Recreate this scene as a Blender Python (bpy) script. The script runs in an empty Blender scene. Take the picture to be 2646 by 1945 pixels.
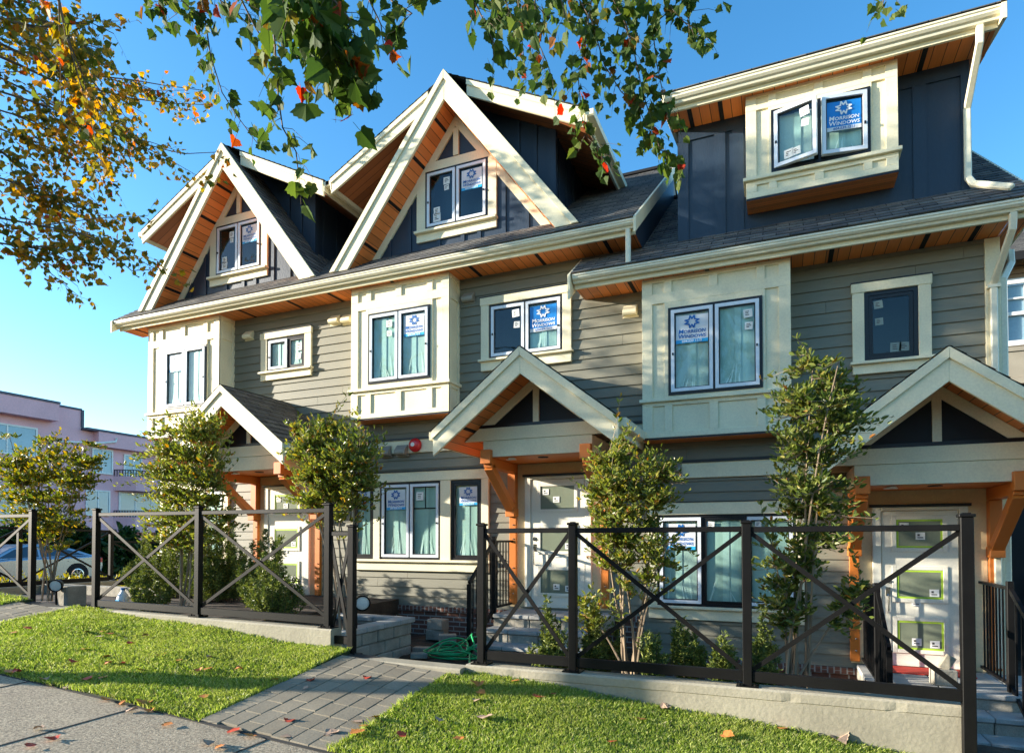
import bpy, math, random
import numpy as np
from mathutils import Vector, Matrix
S = bpy.context.scene
COL = S.collection
R = math.radians
rnd = random.Random(7)
rng = np.random.default_rng(7)

# ------------------------------------------------------------------ materials
MATS = {}
def nodes(name):
    m = bpy.data.materials.new(name); m.use_nodes = True
    nt = m.node_tree; b = nt.nodes['Principled BSDF']
    MATS[name] = m
    return m, nt, b
def N(nt, t, **kw):
    n = nt.nodes.new(t)
    for k, v in kw.items(): setattr(n, k, v)
    return n
def plain(name, col, rough=.6, var=.12, scale=3.0, bump=.0, bscale=60, metal=0, spec=.4, stretch=(1,1,1), fine=.06):
    """painted / mineral surface: two noise octaves vary the base colour, optional bump"""
    m, nt, b = nodes(name); L = nt.links
    tc = N(nt, 'ShaderNodeTexCoord'); mp = N(nt, 'ShaderNodeMapping'); mp.inputs['Scale'].default_value = stretch
    L.new(tc.outputs['Object'], mp.inputs['Vector'])
    n1 = N(nt, 'ShaderNodeTexNoise'); n1.inputs['Scale'].default_value = scale; n1.inputs['Detail'].default_value = 6
    n2 = N(nt, 'ShaderNodeTexNoise'); n2.inputs['Scale'].default_value = scale*22; n2.inputs['Detail'].default_value = 3
    L.new(mp.outputs[0], n1.inputs['Vector']); L.new(mp.outputs[0], n2.inputs['Vector'])
    def ramp(src, lo, hi):
        r = N(nt, 'ShaderNodeMapRange'); r.inputs['From Min'].default_value = .3; r.inputs['From Max'].default_value = .7
        r.inputs['To Min'].default_value = lo; r.inputs['To Max'].default_value = hi
        L.new(src, r.inputs['Value']); return r.outputs[0]
    a = ramp(n1.outputs[0], 1-var, 1+var*.6); c = ramp(n2.outputs[0], 1-fine, 1+fine)
    mu = N(nt, 'ShaderNodeMath', operation='MULTIPLY'); L.new(a, mu.inputs[0]); L.new(c, mu.inputs[1])
    vm = N(nt, 'ShaderNodeVectorMath', operation='SCALE'); vm.inputs[0].default_value = col[:3]; L.new(mu.outputs[0], vm.inputs['Scale'])
    L.new(vm.outputs[0], b.inputs['Base Color'])
    b.inputs['Roughness'].default_value = rough; b.inputs['Metallic'].default_value = metal
    b.inputs['Specular IOR Level'].default_value = spec
    if bump:
        n3 = N(nt, 'ShaderNodeTexNoise'); n3.inputs['Scale'].default_value = bscale; n3.inputs['Detail'].default_value = 5
        L.new(mp.outputs[0], n3.inputs['Vector'])
        bp = N(nt, 'ShaderNodeBump'); bp.inputs['Strength'].default_value = bump; bp.inputs['Distance'].default_value = .01
        L.new(n3.outputs[0], bp.inputs['Height']); L.new(bp.outputs[0], b.inputs['Normal'])
    return m
def bricky(name, c1, c2, mortar, bw, bh, ms, coord='UV', rough=.85, bump=.5, off=.5, var=.25, vscale=4., scale=1.0, fine=40):
    m, nt, b = nodes(name); L = nt.links
    tc = N(nt, 'ShaderNodeTexCoord')
    br = N(nt, 'ShaderNodeTexBrick'); br.offset = off
    br.inputs['Color1'].default_value = (*c1, 1); br.inputs['Color2'].default_value = (*c2, 1); br.inputs['Mortar'].default_value = (*mortar, 1)
    br.inputs['Scale'].default_value = scale; br.inputs['Brick Width'].default_value = bw; br.inputs['Row Height'].default_value = bh
    br.inputs['Mortar Size'].default_value = ms; br.inputs['Mortar Smooth'].default_value = .2; br.inputs['Bias'].default_value = 0
    L.new(tc.outputs[coord], br.inputs['Vector'])
    n1 = N(nt, 'ShaderNodeTexNoise'); n1.inputs['Scale'].default_value = vscale; n1.inputs['Detail'].default_value = 8
    n2 = N(nt, 'ShaderNodeTexNoise'); n2.inputs['Scale'].default_value = fine; n2.inputs['Detail'].default_value = 4
    L.new(tc.outputs[coord], n1.inputs['Vector']); L.new(tc.outputs[coord], n2.inputs['Vector'])
    ad = N(nt, 'ShaderNodeMath', operation='ADD'); L.new(n1.outputs[0], ad.inputs[0]); L.new(n2.outputs[0], ad.inputs[1])
    r = N(nt, 'ShaderNodeMapRange'); r.inputs['From Min'].default_value = .6; r.inputs['From Max'].default_value = 1.4
    r.inputs['To Min'].default_value = 1-var; r.inputs['To Max'].default_value = 1+var
    L.new(ad.outputs[0], r.inputs['Value'])
    vm = N(nt, 'ShaderNodeVectorMath', operation='SCALE'); L.new(br.outputs['Color'], vm.inputs[0]); L.new(r.outputs[0], vm.inputs['Scale'])
    L.new(vm.outputs[0], b.inputs['Base Color']); b.inputs['Roughness'].default_value = rough; b.inputs['Specular IOR Level'].default_value = .3
    inv = N(nt, 'ShaderNodeMath', operation='MULTIPLY_ADD'); inv.inputs[1].default_value = -1.5; L.new(br.outputs['Fac'], inv.inputs[0]); L.new(n2.outputs[0], inv.inputs[2])
    bp = N(nt, 'ShaderNodeBump'); bp.inputs['Strength'].default_value = bump; bp.inputs['Distance'].default_value = .006
    L.new(inv.outputs[0], bp.inputs['Height']); L.new(bp.outputs[0], b.inputs['Normal'])
    return m
def leafy(name, cols, trans=.35, rough=.5, spec=.3, dry=None):
    """per-leaf colour: Random Per Island picks from a ramp; part of the light passes through the blade"""
    m, nt, b = nodes(name); L = nt.links
    g = N(nt, 'ShaderNodeNewGeometry'); cr = N(nt, 'ShaderNodeValToRGB')
    e = cr.color_ramp.elements
    while len(e) < len(cols): e.new(.5)
    for i, (p, c) in enumerate(cols): e[i].position = p; e[i].color = (*c, 1)
    L.new(g.outputs['Random Per Island'], cr.inputs[0])
    if dry:                                  # worn patches: some blades there have dried out
        tc = N(nt, 'ShaderNodeTexCoord'); nz = N(nt, 'ShaderNodeTexNoise'); nz.inputs['Scale'].default_value = 1.5; nz.inputs['Detail'].default_value = 5; L.new(tc.outputs['Object'], nz.inputs['Vector'])
        mr = N(nt, 'ShaderNodeMapRange'); mr.inputs['From Min'].default_value = .46; mr.inputs['From Max'].default_value = .72; mr.inputs['To Max'].default_value = .5; L.new(nz.outputs[0], mr.inputs['Value'])
        mx0 = N(nt, 'ShaderNodeMix', data_type='RGBA'); mx0.inputs['B'].default_value = (*dry, 1); L.new(mr.outputs[0], mx0.inputs['Factor']); L.new(cr.outputs[0], mx0.inputs['A']); cr = mx0
        cr_out = mx0.outputs['Result']
    else: cr_out = cr.outputs[0]
    L.new(cr_out, b.inputs['Base Color']); b.inputs['Roughness'].default_value = rough; b.inputs['Specular IOR Level'].default_value = spec
    t = N(nt, 'ShaderNodeBsdfTranslucent')
    hs = N(nt, 'ShaderNodeHueSaturation'); hs.inputs['Saturation'].default_value = 1.15; hs.inputs['Value'].default_value = 1.5
    L.new(cr_out, hs.inputs['Color']); L.new(hs.outputs[0], t.inputs['Color'])
    mx = N(nt, 'ShaderNodeMixShader'); mx.inputs[0].default_value = trans
    L.new(b.outputs[0], mx.inputs[1]); L.new(t.outputs[0], mx.inputs[2]); L.new(mx.outputs[0], nt.nodes['Material Output'].inputs[0])
    return m
def planks(name, c, dark, width, axis, rough=.5, gvar=.35, coord='UV'):
    """wood boards: narrow dark joints across one UV axis, a tint per board and long grain"""
    m, nt, b = nodes(name); L = nt.links
    tc = N(nt, 'ShaderNodeTexCoord'); sp = N(nt, 'ShaderNodeSeparateXYZ'); L.new(tc.outputs[coord], sp.inputs[0])
    dv = N(nt, 'ShaderNodeMath', operation='DIVIDE'); L.new(sp.outputs[axis], dv.inputs[0]); dv.inputs[1].default_value = width
    fr = N(nt, 'ShaderNodeMath', operation='FRACT'); fl = N(nt, 'ShaderNodeMath', operation='FLOOR'); L.new(dv.outputs[0], fr.inputs[0]); L.new(dv.outputs[0], fl.inputs[0])
    wn = N(nt, 'ShaderNodeTexWhiteNoise', noise_dimensions='1D'); L.new(fl.outputs[0], wn.inputs['W'])
    gt = N(nt, 'ShaderNodeMath', operation='GREATER_THAN'); L.new(fr.outputs[0], gt.inputs[0]); gt.inputs[1].default_value = .06
    mp = N(nt, 'ShaderNodeMapping'); sc = [3, 3, 3]; sc[0 if axis == 'X' else 1] = 45; mp.inputs['Scale'].default_value = sc; L.new(tc.outputs[coord], mp.inputs[0])
    n1 = N(nt, 'ShaderNodeTexNoise'); n1.inputs['Scale'].default_value = 1; n1.inputs['Detail'].default_value = 5; L.new(mp.outputs[0], n1.inputs['Vector'])
    ad = N(nt, 'ShaderNodeMath', operation='ADD'); L.new(wn.outputs[0], ad.inputs[0]); L.new(n1.outputs[0], ad.inputs[1])
    r = N(nt, 'ShaderNodeMapRange'); r.inputs['From Max'].default_value = 2; r.inputs['To Min'].default_value = 1-gvar; r.inputs['To Max'].default_value = 1+gvar; L.new(ad.outputs[0], r.inputs['Value'])
    vm = N(nt, 'ShaderNodeVectorMath', operation='SCALE'); vm.inputs[0].default_value = c; L.new(r.outputs[0], vm.inputs['Scale'])
    mx = N(nt, 'ShaderNodeMix', data_type='RGBA'); L.new(gt.outputs[0], mx.inputs['Factor']); mx.inputs['A'].default_value = (*dark, 1); L.new(vm.outputs[0], mx.inputs['B'])
    L.new(mx.outputs['Result'], b.inputs['Base Color']); b.inputs['Roughness'].default_value = rough
    return m
def glassy(name, tint, refl=.12, rough=.02):
    m, nt, b = nodes(name); L = nt.links
    tr = N(nt, 'ShaderNodeBsdfTransparent'); tr.inputs[0].default_value = (*tint, 1)
    gl = N(nt, 'ShaderNodeBsdfGlossy'); gl.inputs['Roughness'].default_value = rough; gl.inputs[0].default_value = (.95, .97, 1, 1)
    lw = N(nt, 'ShaderNodeLayerWeight'); lw.inputs[0].default_value = .5; pw_ = N(nt, 'ShaderNodeMath', operation='POWER'); pw_.inputs[1].default_value = 4.5; L.new(lw.outputs['Facing'], pw_.inputs[0])
    mr = N(nt, 'ShaderNodeMapRange'); mr.inputs['To Min'].default_value = refl; mr.inputs['To Max'].default_value = 1; L.new(pw_.outputs[0], mr.inputs['Value'])
    mx = N(nt, 'ShaderNodeMixShader'); L.new(mr.outputs[0], mx.inputs[0]); L.new(tr.outputs[0], mx.inputs[1]); L.new(gl.outputs[0], mx.inputs[2])
    # a slightly uneven pane
    tc = N(nt, 'ShaderNodeTexCoord'); n = N(nt, 'ShaderNodeTexNoise'); n.inputs['Scale'].default_value = 2.5; L.new(tc.outputs['Object'], n.inputs['Vector'])
    bp = N(nt, 'ShaderNodeBump'); bp.inputs['Strength'].default_value = .04; bp.inputs['Distance'].default_value = .05; L.new(n.outputs[0], bp.inputs['Height']); L.new(bp.outputs[0], gl.inputs['Normal'])
    L.new(mx.outputs[0], nt.nodes['Material Output'].inputs[0]); nt.nodes.remove(b)
    return m

plain('cream', (.82, .735, .50), .55, .10, 2.2, .10, 35, stretch=(1, 1, 1))
plain('siding', (.212, .200, .146), .6, .10, 1.4, .25, 30, stretch=(.25, 1, 3))
plain('navy', (.020, .036, .060), .45, .2, 3, .25, 45, stretch=(1, 1, .3))
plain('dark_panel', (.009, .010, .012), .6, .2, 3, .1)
plain('gutter', (.78, .72, .53), .38, .05, 1.5, spec=.5)
plain('black_vent', (.008, .008, .008), .8)
bricky('shingle', (.17, .16, .145), (.075, .075, .077), (.012, .012, .013), .32, .14, .006, var=.45, vscale=5, bump=.7, fine=60)
bricky('porch_shingle', (.125, .112, .092), (.068, .063, .056), (.010, .010, .010), .30, .14, .007, var=.5, vscale=6, bump=.8, fine=60)
planks('cedar', (.76, .235, .055), (.03, .012, .006), .135, 'X', .45)
planks('cedar_beam', (.72, .20, .022), (.6, .17, .02), 40, 'X', .5, .30, 'Object')
plain('black_steel', (.0075, .0072, .007), .48, .25, 4, .08, 80, spec=.16)
plain('sash_white', (.72, .76, .80), .28, .05, 4, spec=.6)
plain('frame_black', (.010, .010, .012), .35)
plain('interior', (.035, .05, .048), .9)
plain('interior_pale', (.10, .13, .12), .9)
plain('plastic_film', (.50, .59, .53), .35, .18, 2.2, .25, 5, stretch=(3, 1, .4), spec=.5)
plain('plastic_film_pale', (.58, .62, .57), .4, .22, 2.6, .25, 5, stretch=(2, 1, .5), spec=.4)
plain('film_white', (.80, .83, .83), .45, .1, 2, .2, 6)
plain('film_crease', (.85, .87, .83), .4, .05)
plain('green_tape', (.42, .62, .05), .5)
glassy('glass', (.78, .92, .89), .05)
glassy('glass_dark', (.30, .42, .40), .08)
glassy('door_glass', (.62, .68, .60), .05)
plain('frosted', (.19, .215, .15), .3, .08)
plain('paper', (.80, .79, .74), .7, .05)
plain('ink_dark', (.08, .08, .08), .7)
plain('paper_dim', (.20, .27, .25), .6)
plain('sticker_white', (.70, .71, .72), .4, .06)
plain('sticker_blue', (.015, .22, .62), .35, .10)
plain('sticker_sky', (.03, .38, .72), .35, .10)
plain('ink_blue', (.01, .13, .42), .4)
plain('ink_white', (.85, .86, .86), .4)
plain('door_paint', (.80, .75, .62), .35, .05)
plain('chrome', (.55, .55, .55), .2, metal=1)
plain('red_bell', (.62, .02, .02), .25, .05, spec=.6)
plain('white_plastic', (.80, .79, .74), .4)
plain('vent_taupe', (.30, .28, .23), .5, .06)
plain('concrete', (.34, .305, .225), .85, .24, 1.6, .35, 30, fine=.07)
plain('aggregate', (.345, .280, .190), .9, .10, 2.6, .45, 110, fine=.55)
plain('stone_block', (.33, .30, .24), .9, .28, 5, 1.0, 16, fine=.2)
plain('stone_cap', (.37, .36, .33), .85, .2, 5, .5, 30, fine=.15)
bricky('brickwork', (.20, .085, .055), (.12, .055, .04), (.30, .28, .25), .22, .075, .010, var=.3)
plain('soil', (.060, .042, .028), .95, .4, 3, 1.0, 18, fine=.35)
plain('lawn_soil', (.045, .060, .018), .95, .35, 3, .6, 30, fine=.3)
plain('asphalt', (.055, .055, .058), .9, .2, 1, .4, 60)
plain('far_ground', (.07, .075, .05), .95, .4, .4)
plain('hose_green', (.015, .36, .11), .35, .05)
plain('pink_stucco', (.82, .47, .50), .9, .10, .6, .3, 12)
plain('grey_trim', (.10, .11, .14), .7)
plain('balcony_iron', (.02, .02, .022), .6)
plain('car_silver', (.36, .39, .43), .22, .03, metal=.75)
plain('car_window', (.02, .035, .055), .06, spec=.9)
plain('rubber', (.012, .012, .012), .8)
plain('log_siding', (.40, .25, .14), .8, .3, 2, .5, 12, stretch=(.4, 1, 3))
plain('bark', (.16, .115, .075), .9, .35, 8, .8, 40, stretch=(1, 1, .25))
plain('stem_bark', (.27, .20, .13), .85, .3, 12, .5, 50, stretch=(1, 1, .2))
plain('clear_plastic', (.75, .78, .80), .25, .05)
plain('mortar_line', (.045, .042, .036), .95, .3, 6)
plain('red_mat', (.50, .035, .02), .8, .2)
plain('tan_panel', (.36, .31, .23), .6)
plain('grey_paint', (.30, .31, .32), .6)
# pavers: geometry carries the joints, the tint is per stone
def paver_mat():
    m, nt, b = nodes('paver'); L = nt.links
    g = N(nt, 'ShaderNodeNewGeometry'); cr = N(nt, 'ShaderNodeValToRGB'); e = cr.color_ramp.elements
    e[0].color = (.200, .168, .115, 1); e[1].color = (.270, .230, .162, 1); L.new(g.outputs['Random Per Island'], cr.inputs[0])
    tc = N(nt, 'ShaderNodeTexCoord'); n = N(nt, 'ShaderNodeTexNoise'); n.inputs['Scale'].default_value = 60; n.inputs['Detail'].default_value = 6; L.new(tc.outputs['Object'], n.inputs['Vector'])
    n0 = N(nt, 'ShaderNodeTexNoise'); n0.inputs['Scale'].default_value = 3; n0.inputs['Detail'].default_value = 5; L.new(tc.outputs['Object'], n0.inputs['Vector'])
    ad = N(nt, 'ShaderNodeMath', operation='ADD'); L.new(n.outputs[0], ad.inputs[0]); L.new(n0.outputs[0], ad.inputs[1])
    r = N(nt, 'ShaderNodeMapRange'); r.inputs['From Min'].default_value = .6; r.inputs['From Max'].default_value = 1.4; r.inputs['To Min'].default_value = .72; r.inputs['To Max'].default_value = 1.25; L.new(ad.outputs[0], r.inputs['Value'])
    vm = N(nt, 'ShaderNodeVectorMath', operation='SCALE'); L.new(cr.outputs[0], vm.inputs[0]); L.new(r.outputs[0], vm.inputs['Scale']); L.new(vm.outputs[0], b.inputs['Base Color'])
    b.inputs['Roughness'].default_value = .9
    bp = N(nt, 'ShaderNodeBump'); bp.inputs['Strength'].default_value = .4; bp.inputs['Distance'].default_value = .004; L.new(n.outputs[0], bp.inputs['Height']); L.new(bp.outputs[0], b.inputs['Normal'])
paver_mat()
leafy('grass_blade', [(0, (.12, .185, .028)), (.40, (.245, .335, .055)), (.75, (.42, .48, .11)), (.93, (.55, .56, .20)), (1, (.56, .50, .27))], .40, .45, .3, (.36, .38, .10))
leafy('laurel_leaf', [(0, (.085, .125, .024)), (.5, (.20, .23, .045)), (.80, (.30, .30, .065)), (.94, (.32, .26, .05)), (1, (.40, .15, .04))], .34, .34)
leafy('laurel_gold', [(0, (.08, .12, .02)), (.5, (.17, .20, .03)), (.85, (.34, .28, .04)), (1, (.48, .26, .04))], .3, .35)
leafy('yew_needle', [(0, (.06, .095, .022)), (.6, (.155, .195, .045)), (1, (.34, .36, .08))], .2, .45)
leafy('maple_gold', [(0, (.075, .10, .02)), (.40, (.16, .15, .028)), (.58, (.34, .22, .035)), (.84, (.48, .26, .04)), (.97, (.46, .16, .025)), (1, (.38, .05, .02))], .5, .55, .2)
leafy('maple_green', [(0, (.042, .078, .018)), (.6, (.080, .124, .026)), (.92, (.13, .16, .035)), (.965, (.25, .08, .02)), (1, (.50, .015, .015))], .38, .60, .15)
leafy('hedge_leaf', [(0, (.012, .035, .010)), (.7, (.03, .07, .015)), (1, (.07, .10, .02))], .2, .45)
leafy('ivy_gold', [(0, (.10, .13, .02)), (.6, (.28, .26, .03)), (1, (.45, .33, .05))], .3, .4)
plain('fallen_red', (.50, .06, .025), .6, .3, 20)
plain('fallen_orange', (.58, .20, .045), .6, .3, 20)
plain('fallen_tan', (.42, .28, .19), .7, .3, 20)

# ------------------------------------------------------------------ mesh helpers
WL = {}
def wl(o): return WL.get(o.name, Vector((0, 0, 0))) if o else Vector((0, 0, 0))
class MB:
    def __init__(s): s.v = []; s.f = []; s.m = []; s.uv = []; s.cur = 0
    def poly(s, pts, uv=None):
        i = len(s.v); s.v += [tuple(p) for p in pts]; s.f.append(list(range(i, i+len(pts)))); s.m.append(s.cur); s.uv.append(uv)
    def box(s, x0, x1, y0, y1, z0, z1):
        if x0 > x1: x0, x1 = x1, x0
        if y0 > y1: y0, y1 = y1, y0
        if z0 > z1: z0, z1 = z1, z0
        i = len(s.v); s.v += [(x, y, z) for x in (x0, x1) for y in (y0, y1) for z in (z0, z1)]
        for q in ((0,1,3,2),(4,6,7,5),(0,4,5,1),(2,3,7,6),(0,2,6,4),(1,5,7,3)): s.f.append([i+k for k in q]); s.m.append(s.cur); s.uv.append(None)
        return s
    def prism(s, pts, y0, y1):           # polygon in x,z (counter-clockwise seen from -y) pushed along y
        n = len(pts); i = len(s.v)
        s.v += [(x, y0, z) for x, z in pts] + [(x, y1, z) for x, z in pts]
        s.f += [list(range(i, i+n)), list(range(i+2*n-1, i+n-1, -1))] + [[i+(k+1) % n, i+k, i+n+k, i+n+(k+1) % n] for k in range(n)]
        s.m += [s.cur]*(n+2); s.uv += [None]*(n+2)
        return s
    def prism_x(s, pts, x0, x1):         # polygon in y,z pushed along x
        n = len(pts); i = len(s.v)
        s.v += [(x0, y, z) for y, z in pts] + [(x1, y, z) for y, z in pts]
        s.f += [list(range(i+n-1, i-1, -1)), list(range(i+n, i+2*n))] + [[i+k, i+(k+1) % n, i+n+(k+1) % n, i+n+k] for k in range(n)]
        s.m += [s.cur]*(n+2); s.uv += [None]*(n+2)
        return s
    def bar(s, p, q, w, h, up=(0, 0, 1)):
        p = Vector(p); q = Vector(q); d = (q-p).normalized(); a = d.cross(Vector(up))
        if a.length < 1e-5: a = d.cross(Vector((0, 1, 0)))
        a.normalize(); b = a.cross(d); i = len(s.v)
        for c in (p, q):
            for sa, sb in ((-1,-1),(1,-1),(1,1),(-1,1)): s.v.append(tuple(c+a*(sa*w/2)+b*(sb*h/2)))
        for f in ((0,3,2,1),(4,5,6,7),(0,1,5,4),(1,2,6,5),(2,3,7,6),(3,0,4,7)): s.f.append([i+k for k in f]); s.m.append(s.cur); s.uv.append(None)
        return s
    def tube(s, pts, rad, n=6, cap=True):
        pts = [Vector(p) for p in pts]; k = len(pts)
        if not hasattr(rad, '__len__'): rad = [rad]*k
        base = len(s.v); ref = Vector((.31, .2, .93))
        for j, p in enumerate(pts):
            d = (pts[min(j+1, k-1)]-pts[max(j-1, 0)])
            d = d.normalized() if d.length > 1e-9 else Vector((0, 0, 1))
            a = d.cross(ref)
            if a.length < 1e-3: a = d.cross(Vector((1, 0, 0)))
            a.normalize(); b = d.cross(a)
            for t in range(n):
                an = 2*math.pi*t/n; s.v.append(tuple(p+(a*math.cos(an)+b*math.sin(an))*rad[j]))
        for j in range(k-1):
            for t in range(n):
                s.f.append([base+j*n+t, base+j*n+(t+1) % n, base+(j+1)*n+(t+1) % n, base+(j+1)*n+t]); s.m.append(s.cur); s.uv.append(None)
        if cap:
            s.f.append([base+t for t in range(n)][::-1]); s.f.append([base+(k-1)*n+t for t in range(n)]); s.m += [s.cur]*2; s.uv += [None]*2
        return s
    def lathe(s, prof, c, axis='z', n=16):
        c = Vector(c); base = len(s.v); k = len(prof)
        for r_, h in prof:
            for t in range(n):
                a = 2*math.pi*t/n; u, w = r_*math.cos(a), r_*math.sin(a)
                p = {'z': (u, w, h), 'y': (u, h, w), 'x': (h, u, w)}[axis]; s.v.append(tuple(c+Vector(p)))
        for j in range(k-1):
            for t in range(n):
                s.f.append([base+j*n+t, base+j*n+(t+1) % n, base+(j+1)*n+(t+1) % n, base+(j+1)*n+t]); s.m.append(s.cur); s.uv.append(None)
        s.f.append([base+t for t in range(n)][::-1]); s.f.append([base+(k-1)*n+t for t in range(n)]); s.m += [s.cur]*2; s.uv += [None]*2
        return s
    def ring(s, x0, x1, z0, z1, w, y0, y1):  # rectangular frame in x,z
        s.box(x0, x0+w, y0, y1, z0, z1); s.box(x1-w, x1, y0, y1, z0, z1)
        s.box(x0+w, x1-w, y0, y1, z0, z0+w); s.box(x0+w, x1-w, y0, y1, z1-w, z1); return s
    def build(s, name, mats, parent=None, smooth=False, bevel=0):
        if isinstance(mats, str): mats = [mats]
        me = bpy.data.meshes.new(name); o = Vector(wl(parent))
        me.from_pydata([(x-o.x, y-o.y, z-o.z) for x, y, z in s.v], [], s.f)
        for m in mats: me.materials.append(MATS[m])
        if len(mats) > 1: me.polygons.foreach_set('material_index', s.m)
        if any(u is not None for u in s.uv):
            ul = me.uv_layers.new(name='UVMap'); d = ul.data; li = 0
            for f, u in zip(s.f, s.uv):
                for k in range(len(f)):
                    d[li].uv = u[k] if u else (0, 0); li += 1
        if smooth: me.polygons.foreach_set('use_smooth', [True]*len(me.polygons))
        me.update(); ob = bpy.data.objects.new(name, me); COL.objects.link(ob)
        if parent: ob.parent = parent; WL[ob.name] = o
        else: WL[ob.name] = Vector((0, 0, 0))
        if bevel:
            b = ob.modifiers.new('bevel', 'BEVEL'); b.width = bevel; b.segments = 1; b.limit_method = 'ANGLE'
        return ob
def thing(name, label, cat, loc=(0, 0, 0), group=None):
    o = bpy.data.objects.new(name, None); o.location = loc; o.empty_display_size = .2; COL.objects.link(o); WL[o.name] = Vector(loc)
    o['label'] = label; o['category'] = cat
    if group: o['group'] = group
    return o
def tag(o, label, cat, group=None):
    o['label'] = label; o['category'] = cat
    if group: o['group'] = group
    return o
def kind(o, k, label=None):
    o['kind'] = k
    if label: o['label'] = label
    return o
def np_mesh(name, verts, faces, mats, parent=None, midx=None, smooth=False):
    """verts (N,3), faces (M,k) of one polygon size"""
    o = wl(parent); verts = np.asarray(verts, np.float32)-np.array(o, np.float32); faces = np.asarray(faces, np.int32)
    me = bpy.data.meshes.new(name); M, k = faces.shape
    me.vertices.add(len(verts)); me.vertices.foreach_set('co', verts.ravel())
    me.loops.add(M*k); me.loops.foreach_set('vertex_index', faces.ravel())
    me.polygons.add(M); me.polygons.foreach_set('loop_start', np.arange(0, M*k, k, dtype=np.int32))
    if isinstance(mats, str): mats = [mats]
    for m in mats: me.materials.append(MATS[m])
    if midx is not None: me.polygons.foreach_set('material_index', midx)
    me.update(calc_edges=True); me.validate()
    (me.shade_smooth if smooth else me.shade_flat)()
    ob = bpy.data.objects.new(name, me); COL.objects.link(ob)
    if parent: ob.parent = parent
    WL[ob.name] = o if parent else Vector((0, 0, 0))
    return ob
# ------------------------------------------------------------------ walls with openings
def siding(mb, x0, x1, z0, z1, holes=(), y=0., expo=.153, t=.020):
    a = z0
    while a < z1-1e-6:
        b = min(a+expo, z1)
        cuts = sorted({a, b} | {h for H in holes for h in (H[2], H[3]) if a < h < b})
        Y = lambda z: y-t*(1-(z-a)/expo)
        for s0, s1 in zip(cuts[:-1], cuts[1:]):
            mid = (s0+s1)/2; segs = [(x0, x1)]
            for H in holes:
                if H[2] < mid < H[3]:
                    ns = []
                    for p, q in segs:
                        if H[1] <= p or H[0] >= q: ns.append((p, q)); continue
                        if H[0] > p: ns.append((p, H[0]))
                        if H[1] < q: ns.append((H[1], q))
                    segs = ns
            jx = x0+(x1-x0)*((a*7.31) % 1)
            segs = [t for p, q in segs for t in (((p, jx-.002), (jx+.002, q)) if p+.1 < jx < q-.1 else ((p, q),))]
            for p, q in segs:
                mb.poly([(p, Y(s0), s0), (q, Y(s0), s0), (q, Y(s1), s1), (p, Y(s1), s1)])
                if s0 == a: mb.poly([(p, y, s0), (q, y, s0), (q, y-t, s0), (p, y-t, s0)])
        a = b
def panel(mb, x0, x1, z0, z1, holes=(), y=0.):
    cuts = sorted({z0, z1} | {h for H in holes for h in (H[2], H[3]) if z0 < h < z1})
    for s0, s1 in zip(cuts[:-1], cuts[1:]):
        mid = (s0+s1)/2; segs = [(x0, x1)]
        for H in holes:
            if H[2] < mid < H[3]:
                ns = []
                for p, q in segs:
                    if H[1] <= p or H[0] >= q: ns.append((p, q)); continue
                    if H[0] > p: ns.append((p, H[0]))
                    if H[1] < q: ns.append((H[1], q))
                segs = ns
        for p, q in segs: mb.poly([(p, y, s0), (q, y, s0), (q, y, s1), (p, y, s1)])
def shingles(mb, p0, p1, up, length, expo=.14, t=.010, u0=0.):
    """courses climbing from the eave line p0-p1 along unit vector up; each course laps the next"""
    p0 = Vector(p0); p1 = Vector(p1); up = Vector(up).normalized(); W = (p1-p0).length; ax = (p1-p0).normalized(); nrm = ax.cross(up)
    if nrm.z < 0: nrm = -nrm
    a = 0.; r = 0
    while a < length-1e-6:
        b = min(a+expo, length)
        A, B = p0+up*a+nrm*t, p1+up*a+nrm*t; C, D = p1+up*b, p0+up*b
        mb.poly([A, B, C, D], [(u0, a), (u0+W, a), (u0+W, b), (u0, b)])
        A2, B2 = p0+up*a-nrm*.001, p1+up*a-nrm*.001
        mb.poly([A2, B2, B, A], [(u0, a+.03), (u0+W, a+.03), (u0+W, a+.03), (u0, a+.03)])
        a = b
# ------------------------------------------------------------------ stickers
def text_into(mb, body, size, x, z, y, mat, italic=0.0, bold=.02, small=False):
    cu = bpy.data.curves.new('t', 'FONT'); cu.body = body; cu.size = size; cu.align_x = 'CENTER'; cu.offset = bold*size; cu.shear = italic; cu.resolution_u = 2
    if small:
        cu.small_caps_scale = .78
        for i, c in enumerate(body):
            if c.islower(): cu.body_format[i].use_small_caps = True
    ob = bpy.data.objects.new('t', cu); COL.objects.link(ob); dg = bpy.context.evaluated_depsgraph_get(); dg.update()
    me = bpy.data.meshes.new_from_object(ob.evaluated_get(dg)); i0 = len(mb.v)
    mb.v += [(x+v.co.x, y, z+v.co.y) for v in me.vertices]
    for p in me.polygons: mb.f.append([i0+k for k in p.vertices]); mb.m.append(mat); mb.uv.append(None)
    bpy.data.objects.remove(ob); bpy.data.curves.remove(cu); bpy.data.meshes.remove(me)
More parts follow.
